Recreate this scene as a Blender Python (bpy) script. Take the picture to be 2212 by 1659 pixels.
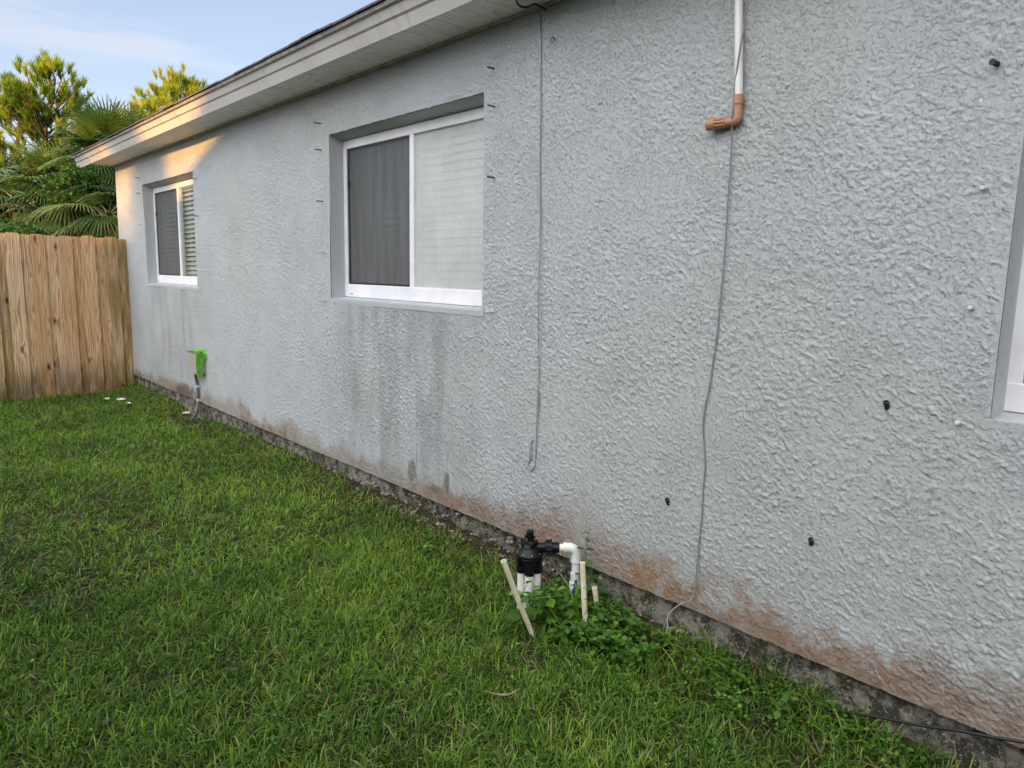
import bpy, bmesh, math, random
import numpy as np
from mathutils import Vector, Matrix
random.seed(7); rng = np.random.default_rng(7)
for o in list(bpy.data.objects): bpy.data.objects.remove(o)
scene = bpy.context.scene
COL = scene.collection
PI = math.pi
rad = math.radians

# ------------------------------------------------------------------ camera
YAW, PITCH, ROLL, FOC = 0.719154722, 0.150829370, 0.0189721365, 1585.95   # focal length in pixels of a 2212 wide frame
EYE = Vector((0.0, 0.0, 1.5))
def cam_axes():
    cy, sy, cp, sp = math.cos(YAW), math.sin(YAW), math.cos(PITCH), math.sin(PITCH)
    f = Vector((sy*cp, cy*cp, -sp)); r = Vector((cy, -sy, 0)); u = r.cross(f)
    cr, sr = math.cos(ROLL), math.sin(ROLL)
    return r*cr + u*sr, -r*sr + u*cr, f
CR, CU, CF = cam_axes()
cam = bpy.data.cameras.new('camera'); camo = bpy.data.objects.new('camera', cam); COL.objects.link(camo)
M = Matrix((CR, CU, -CF)).transposed().to_4x4(); M.translation = EYE
camo.matrix_world = M
cam.sensor_fit = 'HORIZONTAL'; cam.sensor_width = 36.0; cam.lens = 36*FOC/2212
cam.clip_start = 0.02; cam.clip_end = 3000
scene.camera = camo

# ------------------------------------------------------------------ sky, sun, exposure
SUN_TO = Vector((-1, -1.0, 0.267)).normalized()
SUN_EL = math.asin(SUN_TO.z); SUN_AZ = math.atan2(SUN_TO.x, SUN_TO.y)
SKY_VEIL = (1.06, 1.15, 1.58); SKY_LOW = (1.55, 1.72, 2.2); SKY_CIRRUS = (2.0, 2.05, 2.35); SKY_FILL = (9.8, 9.75, 9.9)
world = bpy.data.worlds.new('World'); scene.world = world; world.use_nodes = True
wn = world.node_tree; wn.nodes.clear()
def WN(t, **k):
    n = wn.nodes.new(t)
    for a, b in k.items(): setattr(n, a, b)
    return n
sky = WN('ShaderNodeTexSky'); sky.sky_type = 'NISHITA'; sky.sun_disc = False
sky.sun_elevation = SUN_EL; sky.sun_rotation = SUN_AZ % (2*PI)
sky.altitude = 10; sky.air_density = 1.0; sky.dust_density = 1.6; sky.ozone_density = 1.6
wtc = WN('ShaderNodeTexCoord'); wmp = WN('ShaderNodeMapping'); wmp.inputs['Scale'].default_value = (1.5, 1.5, 9.0)
wmp.inputs['Rotation'].default_value = (0.10, 0.14, 0.5)
wnz = WN('ShaderNodeTexNoise'); wnz.inputs['Scale'].default_value = 2.6; wnz.inputs['Detail'].default_value = 6; wnz.inputs['Distortion'].default_value = 0.5
def wmr(v, a, b, c, d):
    n = WN('ShaderNodeMapRange'); n.interpolation_type = 'SMOOTHSTEP'
    for k, x in zip(('From Min','From Max','To Min','To Max'), (a,b,c,d)): n.inputs[k].default_value = x
    L(v, n.inputs['Value']); return n.outputs[0]
L = wn.links.new
# thin high cloud: a faint veil everywhere, plus an added bright bank, out of view, to light the wall
L(wtc.outputs['Generated'], wmp.inputs['Vector']); L(wmp.outputs['Vector'], wnz.inputs['Vector'])
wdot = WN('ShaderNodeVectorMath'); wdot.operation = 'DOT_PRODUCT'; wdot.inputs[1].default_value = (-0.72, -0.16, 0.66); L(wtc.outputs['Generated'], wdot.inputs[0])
cloud = WN('ShaderNodeMix'); cloud.data_type = 'RGBA'; cloud.inputs[7].default_value = (SKY_FILL[0], SKY_FILL[1], SKY_FILL[2], 1)
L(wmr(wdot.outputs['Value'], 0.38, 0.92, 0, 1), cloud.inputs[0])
wsp = WN('ShaderNodeSeparateXYZ'); L(wtc.outputs['Generated'], wsp.inputs[0])
veil = WN('ShaderNodeMix'); veil.data_type = 'RGBA'; veil.inputs[6].default_value = (*SKY_LOW, 1); veil.inputs[7].default_value = (*SKY_VEIL, 1)
L(wmr(wsp.outputs[2], 0.08, 0.46, 0, 1), veil.inputs[0])
cir = WN('ShaderNodeMix'); cir.data_type = 'RGBA'; cir.inputs[7].default_value = (*SKY_CIRRUS, 1)
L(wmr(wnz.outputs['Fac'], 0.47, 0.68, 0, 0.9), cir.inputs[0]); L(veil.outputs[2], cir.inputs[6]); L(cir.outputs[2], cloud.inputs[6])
wadd = WN('ShaderNodeMath'); wadd.operation = 'ADD'; wadd.use_clamp = True
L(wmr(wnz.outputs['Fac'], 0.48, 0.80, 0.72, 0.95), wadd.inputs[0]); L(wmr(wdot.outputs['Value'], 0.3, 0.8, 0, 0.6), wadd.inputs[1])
wmx = WN('ShaderNodeMix'); wmx.data_type = 'RGBA'
wbg = WN('ShaderNodeBackground'); wout = WN('ShaderNodeOutputWorld')
wbg.inputs['Strength'].default_value = 0.15
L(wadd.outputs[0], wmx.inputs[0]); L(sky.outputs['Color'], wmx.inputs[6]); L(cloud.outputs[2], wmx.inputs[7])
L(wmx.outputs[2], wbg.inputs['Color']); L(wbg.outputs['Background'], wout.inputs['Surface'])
sun = bpy.data.lights.new('sun', 'SUN'); suno = bpy.data.objects.new('sun', sun); COL.objects.link(suno)
sun.energy = 4.4; sun.angle = rad(0.55); sun.color = (1.0, 0.46, 0.08)
suno.rotation_euler = (-SUN_TO).to_track_quat('-Z', 'Y').to_euler(); suno.location = (-20, -20, 12)
scene.view_settings.view_transform = 'Standard'; scene.view_settings.look = 'None'
scene.view_settings.gamma = 1; scene.view_settings.exposure = 1.3
scene.render.engine = 'CYCLES'
scene.cycles.max_bounces = 6; scene.cycles.diffuse_bounces = 4; scene.cycles.transparent_max_bounces = 16
scene.render.resolution_x = 1024; scene.render.resolution_y = 768

# ------------------------------------------------------------------ measuring helpers (pixels of the 2212 wide photograph -> a real plane)
def on_plane(px, py, ax, v):
    d = CR*((px-1106)/FOC) - CU*((py-829.5)/FOC) + CF
    return EYE + d*((v-EYE[ax])/d[ax])
WX = 2.35                                   # the stucco face stands at x = WX
def wall(px, py, off=0.0): return on_plane(px, py, 0, WX-off)
def src(x, y, ox, oy, s): return (ox+x/s)*.8848, (oy+y/s)*.8848
ZB, ZS = 0.195, 2.664                       # bottom edge of stucco, soffit

# ------------------------------------------------------------------ object helpers
def link(o): COL.objects.link(o); return o
def tag(o, label, cat, group=None):
    o['label'] = label; o['category'] = cat
    if group: o['group'] = group
    return o
def kind(o, k): o['kind'] = k; return o
def empty(name, loc=(0,0,0)):
    o = link(bpy.data.objects.new(name, None)); o.location = loc; o.empty_display_size = .1; return o
def setpar(o, p):
    if p is not None:
        o.parent = p
        o.matrix_parent_inverse = Matrix.Translation(-sum((Vector(q.location) for q in chain(p)), Vector()))
    return o
def chain(p):
    while p is not None:
        yield p
        p = p.parent
class MB:
    def __init__(s): s.v=[]; s.f=[]; s.sm=[]
    def add(s, v, f, smooth=False):
        b=len(s.v); s.v += [tuple(x) for x in v]; s.f += [tuple(i+b for i in q) for q in f]; s.sm += [smooth]*len(f); return s
    def box(s, a, b):
        x0,y0,z0=a; x1,y1,z1=b
        return s.add([(x0,y0,z0),(x1,y0,z0),(x1,y1,z0),(x0,y1,z0),(x0,y0,z1),(x1,y0,z1),(x1,y1,z1),(x0,y1,z1)],
              [(0,3,2,1),(4,5,6,7),(0,1,5,4),(1,2,6,5),(2,3,7,6),(3,0,4,7)])
    def bbox(s, a, b, r=.003):          # box with chamfered edges
        bm=bmesh.new(); bmesh.ops.create_cube(bm,size=1)
        for v in bm.verts: v.co=Vector([(a[i]+b[i])/2+v.co[i]*(b[i]-a[i]) for i in range(3)])
        bmesh.ops.bevel(bm,geom=list(bm.edges),offset=r,segments=2,affect='EDGES',profile=.5)
        s.add([v.co.copy() for v in bm.verts],[[v.index for v in f.verts] for f in bm.faces]); bm.free(); return s
    def tube(s, pts, r, n=10, caps=True, hollow=False):
        pts=[Vector(p) for p in pts]; rr = r if hasattr(r,'__len__') else [r]*len(pts)
        T=[]
        for i in range(len(pts)):
            a=pts[max(i-1,0)]; b=pts[min(i+1,len(pts)-1)]; T.append((b-a).normalized())
        up=Vector((0,0,1)) if abs(T[0].z)<.9 else Vector((1,0,0))
        N=T[0].cross(up).normalized(); rings=[]; vs=[]
        for i,p in enumerate(pts):
            N=(N-T[i]*N.dot(T[i])).normalized(); B=T[i].cross(N)
            for k in range(n):
                a=2*PI*k/n; vs.append(p+(N*math.cos(a)+B*math.sin(a))*rr[i])
        fs=[]
        for i in range(len(pts)-1):
            for k in range(n): fs.append((i*n+k,i*n+(k+1)%n,(i+1)*n+(k+1)%n,(i+1)*n+k))
        s.add(vs,fs,True)
        if caps:
            s.add(vs[:n],[tuple(range(n))[::-1]]); s.add(vs[-n:],[tuple(range(n))])
        return s
    def lathe(s, prof, o=(0,0,0), ax=(0,0,1), n=28):     # prof: (radius, height along ax)
        ax=Vector(ax).normalized(); t=Vector((1,0,0)) if abs(ax.x)<.8 else Vector((0,1,0))
        N=ax.cross(t).normalized(); B=ax.cross(N); o=Vector(o); vs=[]
        for r,h in prof:
            for k in range(n):
                a=2*PI*k/n; vs.append(o+ax*h+(N*math.cos(a)+B*math.sin(a))*max(r,1e-5))
        fs=[(i*n+k,i*n+(k+1)%n,(i+1)*n+(k+1)%n,(i+1)*n+k) for i in range(len(prof)-1) for k in range(n)]
        return s.add(vs,fs,False)
    def build(s, name, mat, parent=None, smooth=None, loc=None):
        me=bpy.data.meshes.new(name); v=s.v
        me.from_pydata(v,[],s.f); me.materials.append(mat)
        for p,q in zip(me.polygons,s.sm): p.use_smooth = q if smooth is None else smooth
        bm=bmesh.new(); bm.from_mesh(me); bmesh.ops.recalc_face_normals(bm,faces=bm.faces); bm.to_mesh(me); bm.free()
        me.update(); o=link(bpy.data.objects.new(name,me))
        if loc is not None:                                   # world-space verts, origin moved to loc
            me.transform(Matrix.Translation(-Vector(loc))); o.location=loc
        if parent is not None:
            base=sum((Vector(q.location) for q in chain(parent)),Vector())
            o.parent=parent; o.location = Vector(o.location)-base
        return o
def np_obj(name, V, F, mat, parent=None, attr=None, smooth=True):   # V (n,3), F (m,4) or (m,3)
    me=bpy.data.meshes.new(name); V=np.asarray(V,np.float32); F=np.asarray(F,np.int32); k=F.shape[1]
    me.vertices.add(len(V)); me.vertices.foreach_set('co',V.ravel())
    me.loops.add(F.size); me.loops.foreach_set('vertex_index',F.ravel())
    me.polygons.add(len(F)); me.polygons.foreach_set('loop_start',np.arange(0,F.size,k,dtype=np.int32))
    me.polygons.foreach_set('loop_total',np.full(len(F),k,np.int32))
    me.polygons.foreach_set('use_smooth',np.full(len(F),smooth))
    me.materials.append(mat)
    if attr is not None:
        a=me.attributes.new('tint','FLOAT','POINT'); a.data.foreach_set('value',np.asarray(attr,np.float32))
    me.update(calc_edges=True); me.validate()
    o=link(bpy.data.objects.new(name,me))
    if parent is not None:
        base=sum((Vector(q.location) for q in chain(parent)),Vector()); o.parent=parent; o.location=-base
    return o

# ------------------------------------------------------------------ material helpers
class NT:
    def __init__(s,name):
        s.m=bpy.data.materials.new(name); s.m.use_nodes=True; s.t=s.m.node_tree; s.t.nodes.clear()
        s.out=s.n('ShaderNodeOutputMaterial'); s.b=s.n('ShaderNodeBsdfPrincipled'); s.l(s.b.outputs[0],s.out.inputs[0])
        s.tc=s.n('ShaderNodeTexCoord')
    def n(s,t): return s.t.nodes.new(t)
    def l(s,a,b): s.t.links.new(a,b)
    def put(s,sock,v):
        if isinstance(v,bpy.types.NodeSocket): s.l(v,sock)
        else: sock.default_value = v
    def mapping(s,scale=(1,1,1),loc=(0,0,0),rot=(0,0,0),src=None):
        m=s.n('ShaderNodeMapping'); m.inputs['Scale'].default_value=scale; m.inputs['Rotation'].default_value=rot
        s.put(m.inputs['Location'],loc)
        s.l(src or s.tc.outputs['Object'],m.inputs['Vector']); return m.outputs[0]
    def noise(s,scale,vec=None,detail=4,rough=.55,dist=0,col=False):
        n=s.n('ShaderNodeTexNoise'); n.inputs['Scale'].default_value=scale; n.inputs['Detail'].default_value=detail
        n.inputs['Roughness'].default_value=rough; n.inputs['Distortion'].default_value=dist
        s.l(vec or s.tc.outputs['Object'],n.inputs['Vector']); return n.outputs['Color' if col else 'Fac']
    def ramp(s,v,a,b,c=0.,d=1.,smooth=True):
        m=s.n('ShaderNodeMapRange'); m.interpolation_type='SMOOTHSTEP' if smooth else 'LINEAR'
        for k,x in (('Value',v),('From Min',a),('From Max',b),('To Min',c),('To Max',d)): s.put(m.inputs[k],x)
        return m.outputs[0]
    def math(s,op,a,b=0.,c=None):
        m=s.n('ShaderNodeMath'); m.operation=op; s.put(m.inputs[0],a); s.put(m.inputs[1],b)
        if c is not None: s.put(m.inputs[2],c)
        return m.outputs[0]
    def mix(s,f,a,b,mode='MIX'):
        m=s.n('ShaderNodeMix'); m.data_type='RGBA'; m.blend_type=mode
        s.put(m.inputs[0],f)
        for i,x in ((6,a),(7,b)):
            if not isinstance(x,bpy.types.NodeSocket): x=(*x,1) if len(x)==3 else x
            s.put(m.inputs[i],x)
        return m.outputs[2]
    def sep(s,v=None):
        n=s.n('ShaderNodeSeparateXYZ'); s.l(v or s.tc.outputs['Object'],n.inputs[0]); return n.outputs
    def bump(s,h,dist,strength=1.,prev=None):
        b=s.n('ShaderNodeBump'); s.put(b.inputs['Height'],h); b.inputs['Distance'].default_value=dist; s.put(b.inputs['Strength'],strength)
        if prev is not None: s.l(prev,b.inputs['Normal'])
        return b.outputs[0]
    def fin(s,color=None,rough=.6,normal=None,spec=None,**k):
        if color is not None: s.put(s.b.inputs['Base Color'],color if isinstance(color,bpy.types.NodeSocket) else (*color,1))
        s.put(s.b.inputs['Roughness'],rough)
        if spec is not None: s.b.inputs['Specular IOR Level'].default_value=spec
        if normal is not None: s.l(normal,s.b.inputs['Normal'])
        for a,b in k.items(): s.b.inputs[a].default_value=b
        return s.m
def simple(name,c,rough=.5,var=.12,scale=30,spec=None,bump=0.,metal=0.):
    t=NT(name); n=t.noise(scale,detail=5); f=t.ramp(n,.3,.7,0,1)
    lo=tuple(x*(1-var) for x in c); hi=tuple(min(1,x*(1+var)) for x in c)
    nb=t.bump(n,bump) if bump else None
    return t.fin(t.mix(f,lo,hi),t.ramp(n,.3,.7,max(rough-.08,.02),min(1,rough+.08)),nb,spec,Metallic=metal)

# ------------------------------------------------------------------ materials of the setting
def stucco_mat(name, smooth_amt=0.0, base=(.408,.428,.430), stains=True):
    t=NT(name); xyz=t.sep(); Y,Z=xyz[1],xyz[2]
    if smooth_amt:
        h=t.math('ADD',t.math('MULTIPLY',t.noise(14,detail=5),.7),t.math('MULTIPLY',t.ramp(t.noise(38,detail=4),.55,.6),.35)); nb=t.bump(h,.004)
    else:
        wv=t.n('ShaderNodeVectorMath'); wv.operation='MULTIPLY_ADD'; t.l(t.noise(30,detail=3,col=True),wv.inputs[0]); wv.inputs[1].default_value=(.02,.02,.02); t.l(t.tc.outputs['Object'],wv.inputs[2])
        rag=t.noise(62,t.mapping(scale=(1,1,1.4),rot=(.4,0,0),src=wv.outputs[0]),detail=4,rough=.65); dens_=t.ramp(t.noise(4,detail=3),.35,.65,.03,-.05,False)
        h=t.math('ADD',t.math('MULTIPLY',t.noise(150,detail=4),.55),t.math('MULTIPLY',t.noise(420,detail=2),.25))
        h=t.math('ADD',h,t.math('MULTIPLY',t.ramp(t.math('ADD',rag,dens_),.53,.565),.85)); nb=t.bump(h,.0024)
    # paint colour, slightly uneven
    col=t.mix(t.ramp(t.noise(1.1,detail=5),.3,.7),tuple(x*.955 for x in base),tuple(x*1.03 for x in base))
    col=t.mix(t.ramp(t.noise(.7,t.mapping(loc=(4,8,1)),detail=2),.4,.62,0,.55),col,(base[0]*.96,base[1]*1.0,base[2]*1.09))
    col=t.mix(t.ramp(t.noise(1.7,t.mapping(loc=(1,5,2)),detail=7,rough=.65),.45,.75,0,.22),col,(.27,.275,.27))
    if stains:
        hz=t.math('SUBTRACT',Z,ZB)
        yy=t.noise(1.0,t.mapping(scale=(1,2.3,.9)),detail=5,rough=.62)
        near=t.ramp(Y,2.2,3.0,1.0,.62)
        reach=t.math('MULTIPLY',t.ramp(yy,.36,.70,.04,.42,False),near)
        patch=t.noise(9,detail=6,rough=.65)
        dens=t.ramp(t.math('DIVIDE',hz,reach),.25,1.15,1,0)
        rust=t.math('MULTIPLY',dens,t.ramp(patch,.36,.60,.12,.95))
        rust2=t.math('MULTIPLY',rust,t.ramp(t.noise(1.0,t.mapping(scale=(1,1.9,1.2),loc=(3,3,3)),detail=4),.36,.58,.15,1.0))
        col=t.mix(t.math('MULTIPLY',dens,.6),col,(.25,.215,.175))
        col=t.mix(t.math('MULTIPLY',rust2,.88),col,(.215,.13,.085))
        # damp grime hanging under the two far windows, thin runs inside it
        def band(y0,y1,soft): return t.math('MULTIPLY',t.ramp(Y,y0-soft,y0+soft),t.ramp(Y,y1-soft,y1+soft,1,0))
        gr=t.noise(1.0,t.mapping(scale=(1,7,1.5)),detail=7,rough=.62)
        gm=t.math('MULTIPLY',t.ramp(gr,.32,.70),t.ramp(Z,1.27,1.32,1,0))
        gm=t.math('MULTIPLY',gm,t.math('ADD',band(3.05,4.5,.3),band(7.3,8.8,.3)))
        gm=t.math('MULTIPLY',gm,t.ramp(Z,.15,.6,.8,1))
        col=t.mix(t.math('MULTIPLY',gm,.62),col,(.235,.235,.235))
        st=t.noise(1.0,t.mapping(scale=(1,26,.8)),detail=4,rough=.6)
        sm=t.math('MULTIPLY',t.ramp(st,.56,.72),band(3.08,3.62,.08))
        sm=t.math('MULTIPLY',sm,t.math('MULTIPLY',t.ramp(Z,1.0,.85),t.ramp(Z,.18,.3)))
        col=t.mix(t.math('MULTIPLY',sm,.75),col,(.13,.12,.10))
        # brown water blots
        def blot(y,z,ry,rz,c,k=.85):
            nonlocal col
            dy=t.math('DIVIDE',t.math('SUBTRACT',Y,y),ry); dz=t.math('DIVIDE',t.math('SUBTRACT',Z,z),rz)
            d=t.math('SQRT',t.math('ADD',t.math('MULTIPLY',dy,dy),t.math('MULTIPLY',dz,dz)))
            d=t.math('ADD',d,t.math('MULTIPLY',t.math('SUBTRACT',patch,.5),2.4))
            col=t.mix(t.math('MULTIPLY',t.ramp(d,.6,1.15,1,0),k),col,c)
        for px,py,ry,rz in ((890,1015,.05,.085),(965,1045,.028,.06),(940,1058,.07,.03)):
            p=wall(px,py); blot(p.y,p.z,ry,rz,(.12,.10,.065),.7)
        p=wall(400,852); blot(p.y,p.z,.34,.12,(.10,.065,.04),.8)
        soft=t.ramp(t.noise(15,detail=7,rough=.75),.42,.56,.18,1)
        def wash(y,z,ry,rz,c,k):
            nonlocal col
            dy=t.math('DIVIDE',t.math('SUBTRACT',Y,y),ry); dz=t.math('DIVIDE',t.math('SUBTRACT',Z,z),rz)
            d=t.math('SQRT',t.math('ADD',t.math('MULTIPLY',dy,dy),t.math('MULTIPLY',dz,dz)))
            d=t.math('ADD',d,t.math('MULTIPLY',t.math('SUBTRACT',patch,.5),1.5))
            col=t.mix(t.math('MULTIPLY',t.math('MULTIPLY',t.ramp(d,.1,1.25,1,0),soft),k),col,c)
        wash(1.80,.25,.42,.13,(.26,.145,.075),.85); wash(1.05,.24,.50,.10,(.235,.14,.09),.85); wash(2.45,.25,.30,.11,(.24,.145,.10),.85); wash(3.05,.25,.35,.07,(.22,.145,.105),.8); wash(1.4,.32,.2,.10,(.25,.15,.09),.6)
        # specks of mould
        sp=t.math('MULTIPLY',t.ramp(t.noise(140,detail=1),.69,.73),t.ramp(Z,.7,.3,.0,.6))
        col=t.mix(sp,col,(.06,.055,.05))
    return t.fin(col,.62,nb,.3)
M_STUC = stucco_mat('painted_stucco'); M_REV = stucco_mat('trowelled_reveal',.90,base=(.43,.45,.455),stains=False)

def concrete_mat():
    t=NT('footing_concrete'); n=t.noise(14,detail=8,rough=.7); m=t.noise(2.2,detail=4); g=t.noise(75,detail=6,rough=.75)
    col=t.mix(t.ramp(n,.42,.60),(.06,.054,.042),(.31,.285,.24))
    col=t.mix(t.math('MULTIPLY',t.ramp(m,.42,.6,0,.75),t.ramp(n,.4,.6,1,.3)),col,(.05,.046,.035))
    col=t.mix(t.math('MULTIPLY',t.ramp(g,.55,.62),.75),col,(.46,.43,.38))
    col=t.mix(t.ramp(t.noise(5,detail=5),.56,.68,0,.5),col,(.07,.075,.03))
    return t.fin(col,.9,t.bump(t.math('ADD',n,t.math('MULTIPLY',g,.5)),.03),.2)
M_CONC=concrete_mat()
def soil_mat():
    t=NT('soil'); n=t.noise(20,detail=8,rough=.7); m=t.noise(1.3,detail=4)
    col=t.mix(t.ramp(n,.35,.7),(.016,.012,.007),(.085,.062,.038))
    far=t.ramp(t.sep()[1],14,30)
    col=t.mix(t.ramp(m,.4,.6,0,.5),col,(.03,.036,.012)); col=t.mix(far,col,(.05,.07,.02))
    return t.fin(col,.95,t.bump(n,.02),.15)
M_SOIL=soil_mat()
def leaf_mat(name,stops,trans=.35,rough=.45,spec=.4):
    t=NT(name); at=t.n('ShaderNodeAttribute'); at.attribute_name='tint'
    cr=t.n('ShaderNodeValToRGB'); el=cr.color_ramp.elements
    while len(el)<len(stops): el.new(.5)
    for e,(p,c) in zip(el,stops): e.position=p; e.color=(*c,1)
    t.l(at.outputs['Fac'],cr.inputs[0])
    t.fin(cr.outputs[0],rough,None,spec)
    tr=t.n('ShaderNodeBsdfTranslucent'); hs=t.n('ShaderNodeHueSaturation'); hs.inputs['Value'].default_value=1.25; hs.inputs['Saturation'].default_value=1.1
    t.l(cr.outputs[0],hs.inputs['Color']); t.l(hs.outputs[0],tr.inputs[0])
    mx=t.n('ShaderNodeMixShader'); mx.inputs[0].default_value=trans
    t.l(t.b.outputs[0],mx.inputs[1]); t.l(tr.outputs[0],mx.inputs[2]); t.l(mx.outputs[0],t.out.inputs[0]); return t.m
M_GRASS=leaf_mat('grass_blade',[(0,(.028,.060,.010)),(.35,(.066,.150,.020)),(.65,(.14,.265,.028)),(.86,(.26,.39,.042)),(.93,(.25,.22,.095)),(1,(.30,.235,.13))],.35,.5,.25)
M_WEED=leaf_mat('weed_leaf',[(0,(.03,.085,.014)),(.5,(.075,.18,.024)),(.9,(.16,.31,.045)),(1,(.26,.40,.07))],.35,.45,.3)
M_PINE=leaf_mat('pine_needles',[(0,(.018,.045,.010)),(.4,(.045,.11,.016)),(.8,(.19,.31,.025)),(1,(.32,.38,.04))],.35,.5,.3)
M_PALM=leaf_mat('palm_leaf',[(0,(.018,.045,.012)),(.5,(.05,.11,.028)),(.85,(.13,.20,.045)),(1,(.22,.23,.06))],.3,.4,.4)
M_BARK=simple('bark',(.085,.065,.05),.9,.4,12,.2,.03)
M_SHRUB=leaf_mat('shrub_leaf',[(0,(.008,.020,.006)),(.6,(.022,.055,.012)),(1,(.06,.11,.025))],.2,.5,.25)
M_VINE=leaf_mat('vine_leaf',[(0,(.02,.06,.014)),(.5,(.055,.15,.022)),(1,(.15,.28,.045))],.3,.4,.4)
def wood_mat():
    t=NT('fence_pine'); oi=t.n('ShaderNodeObjectInfo'); R=oi.outputs['Random']
    cx=t.n('ShaderNodeCombineXYZ'); t.l(t.math('MULTIPLY',R,37.0),cx.inputs[0]); t.l(t.math('MULTIPLY',R,91.0),cx.inputs[2])
    ad=t.n('ShaderNodeVectorMath'); ad.operation='ADD'; t.l(t.tc.outputs['Object'],ad.inputs[0]); t.l(cx.outputs[0],ad.inputs[1]); v=ad.outputs[0]
    # knots bend the grain
    vo=t.n('ShaderNodeTexVoronoi'); vo.inputs['Scale'].default_value=1.0; vo.feature='F1'
    t.l(t.mapping(scale=(7.5,.01,3.0),src=v),vo.inputs['Vector']); kd=vo.outputs['Distance']
    bend=t.math('MULTIPLY',t.ramp(kd,0,.42,1,0),.035)
    sx=t.sep(v); cmb=t.n('ShaderNodeCombineXYZ')
    t.l(t.math('ADD',sx[0],bend),cmb.inputs[0]); t.l(sx[2],cmb.inputs[2])
    g=t.noise(1.0,t.mapping(scale=(22,1,.7),src=cmb.outputs[0]),detail=1.5,rough=.4,dist=.3)
    rings=t.math('SINE',t.math('MULTIPLY',g,70.0))
    rg=t.ramp(rings,-.2,1.0,0,1)
    g2=t.noise(1.0,t.mapping(scale=(160,1,4),src=v),detail=4)
    tone=t.mix(t.math('FRACT',t.math('MULTIPLY',R,3.7)),(.56,.35,.17),(.84,.66,.45))
    col=t.mix(t.math('MULTIPLY',rg,.82),tone,(.34,.17,.075))
    col=t.mix(t.ramp(g2,.4,.7,0,.28),col,(.24,.15,.09))
    grey=t.ramp(t.noise(1.0,t.mapping(scale=(5,1,1.2),src=v),detail=3),.5,.7,0,.3)
    col=t.mix(grey,col,(.50,.41,.35))
    Zw=t.sep()[2]
    low=t.math('MULTIPLY',t.ramp(Zw,.55,.02),t.ramp(t.noise(1.0,t.mapping(scale=(9,1,3),src=v),detail=5),.3,.62,.2,1))
    col=t.mix(t.math('MULTIPLY',low,.85),col,(.085,.065,.03))
    sel=t.ramp(t.math('FRACT',t.math('MULTIPLY',R,7.31)),.62,.72)
    alg=t.math('MULTIPLY',sel,t.ramp(t.noise(1.0,t.mapping(scale=(12,1,1.5),src=v),detail=4),.35,.6,.1,.75))
    col=t.mix(alg,col,(.17,.125,.03))
    lx=t.sep(); nx_,nz_=lx[0],lx[2]
    for a_ in (.035,.107):
        for b_ in (.335,.985,1.585):
            dx=t.math('SUBTRACT',nx_,a_+random.uniform(-.006,.006)); dz=t.math('SUBTRACT',nz_,b_)
            dd=t.math('SQRT',t.math('ADD',t.math('MULTIPLY',dx,dx),t.math('MULTIPLY',dz,dz)))
            col=t.mix(t.ramp(dd,.003,.0055,.85,0),col,(.05,.035,.03))
    kn=t.ramp(kd,.06,.11,1,0); kr=t.ramp(kd,.08,.2,.75,0)
    col=t.mix(kr,col,(.20,.09,.035)); col=t.mix(kn,col,(.05,.025,.014))
    return t.fin(col,.75,t.bump(t.math('ADD',rg,g2),.0015),.25)
M_WOOD=wood_mat()
def vinyl_mat():
    t=NT('white_vinyl'); n=t.noise(6,detail=6); d=t.noise(1,t.mapping(scale=(30,60,4)),detail=3)
    col=t.mix(t.ramp(n,.3,.7),(.70,.70,.735),(.80,.80,.82)); col=t.mix(t.ramp(d,.6,.75,0,.25),col,(.45,.42,.37))
    return t.fin(col,.35,None,.4)
M_VINYL=vinyl_mat()
def fascia_mat():
    t=NT('fascia_paint'); n=t.noise(2.4,detail=6); d=t.noise(1,t.mapping(scale=(8,14,1.4)),detail=6,rough=.65)
    col=t.mix(t.ramp(n,.3,.7),(.56,.54,.54),(.64,.62,.62)); col=t.mix(t.ramp(d,.55,.72,0,.42),col,(.34,.26,.20))
    z=t.sep()[2]; up=t.ramp(z,2.755,2.775,0,1)
    col=t.mix(t.math('MULTIPLY',up,t.ramp(t.noise(26,detail=4),.45,.6,0,.75)),col,(.22,.15,.11))
    return t.fin(col,.45,t.bump(n,.002),.4)
M_FASC=fascia_mat()
def soffit_mat():
    t=NT('perforated_soffit'); x,y,z=t.sep()[:3]
    # rows of punched holes between the ribs
    fy=t.math('FRACT',t.math('MULTIPLY',y,1/.024)); fx=t.math('FRACT',t.math('ADD',t.math('MULTIPLY',x,1/.017),t.math('MULTIPLY',t.math('FLOOR',t.math('MULTIPLY',y,1/.024)),.5)))
    a=t.math('SUBTRACT',fx,.5); b=t.math('MULTIPLY',t.math('SUBTRACT',fy,.5),1.4)
    d=t.math('SQRT',t.math('ADD',t.math('MULTIPLY',a,a),t.math('MULTIPLY',b,b)))
    hole=t.ramp(d,.15,.21,1,0)
    n=t.noise(5,detail=6)
    col=t.mix(t.ramp(n,.3,.7),(.80,.77,.72),(.86,.84,.80)); col=t.mix(t.ramp(t.noise(18,detail=6),.56,.7,0,.5),col,(.25,.2,.15))
    col=t.mix(t.math('MULTIPLY',hole,.85),col,(.05,.045,.04))
    return t.fin(col,.5,None,.4)
M_SOFF=soffit_mat()
M_TRIM=simple('trim_channel',(.30,.31,.30),.5,.25,14)
def shingle_mat():
    t=NT('roof_shingle'); n=t.noise(60,detail=6); k=t.noise(3,detail=3)
    return t.fin(t.mix(t.ramp(n,.3,.7),(.05,.047,.045),(.16,.15,.14)),.95,t.bump(n,.004),.1)
M_SHIN=shingle_mat()
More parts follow.
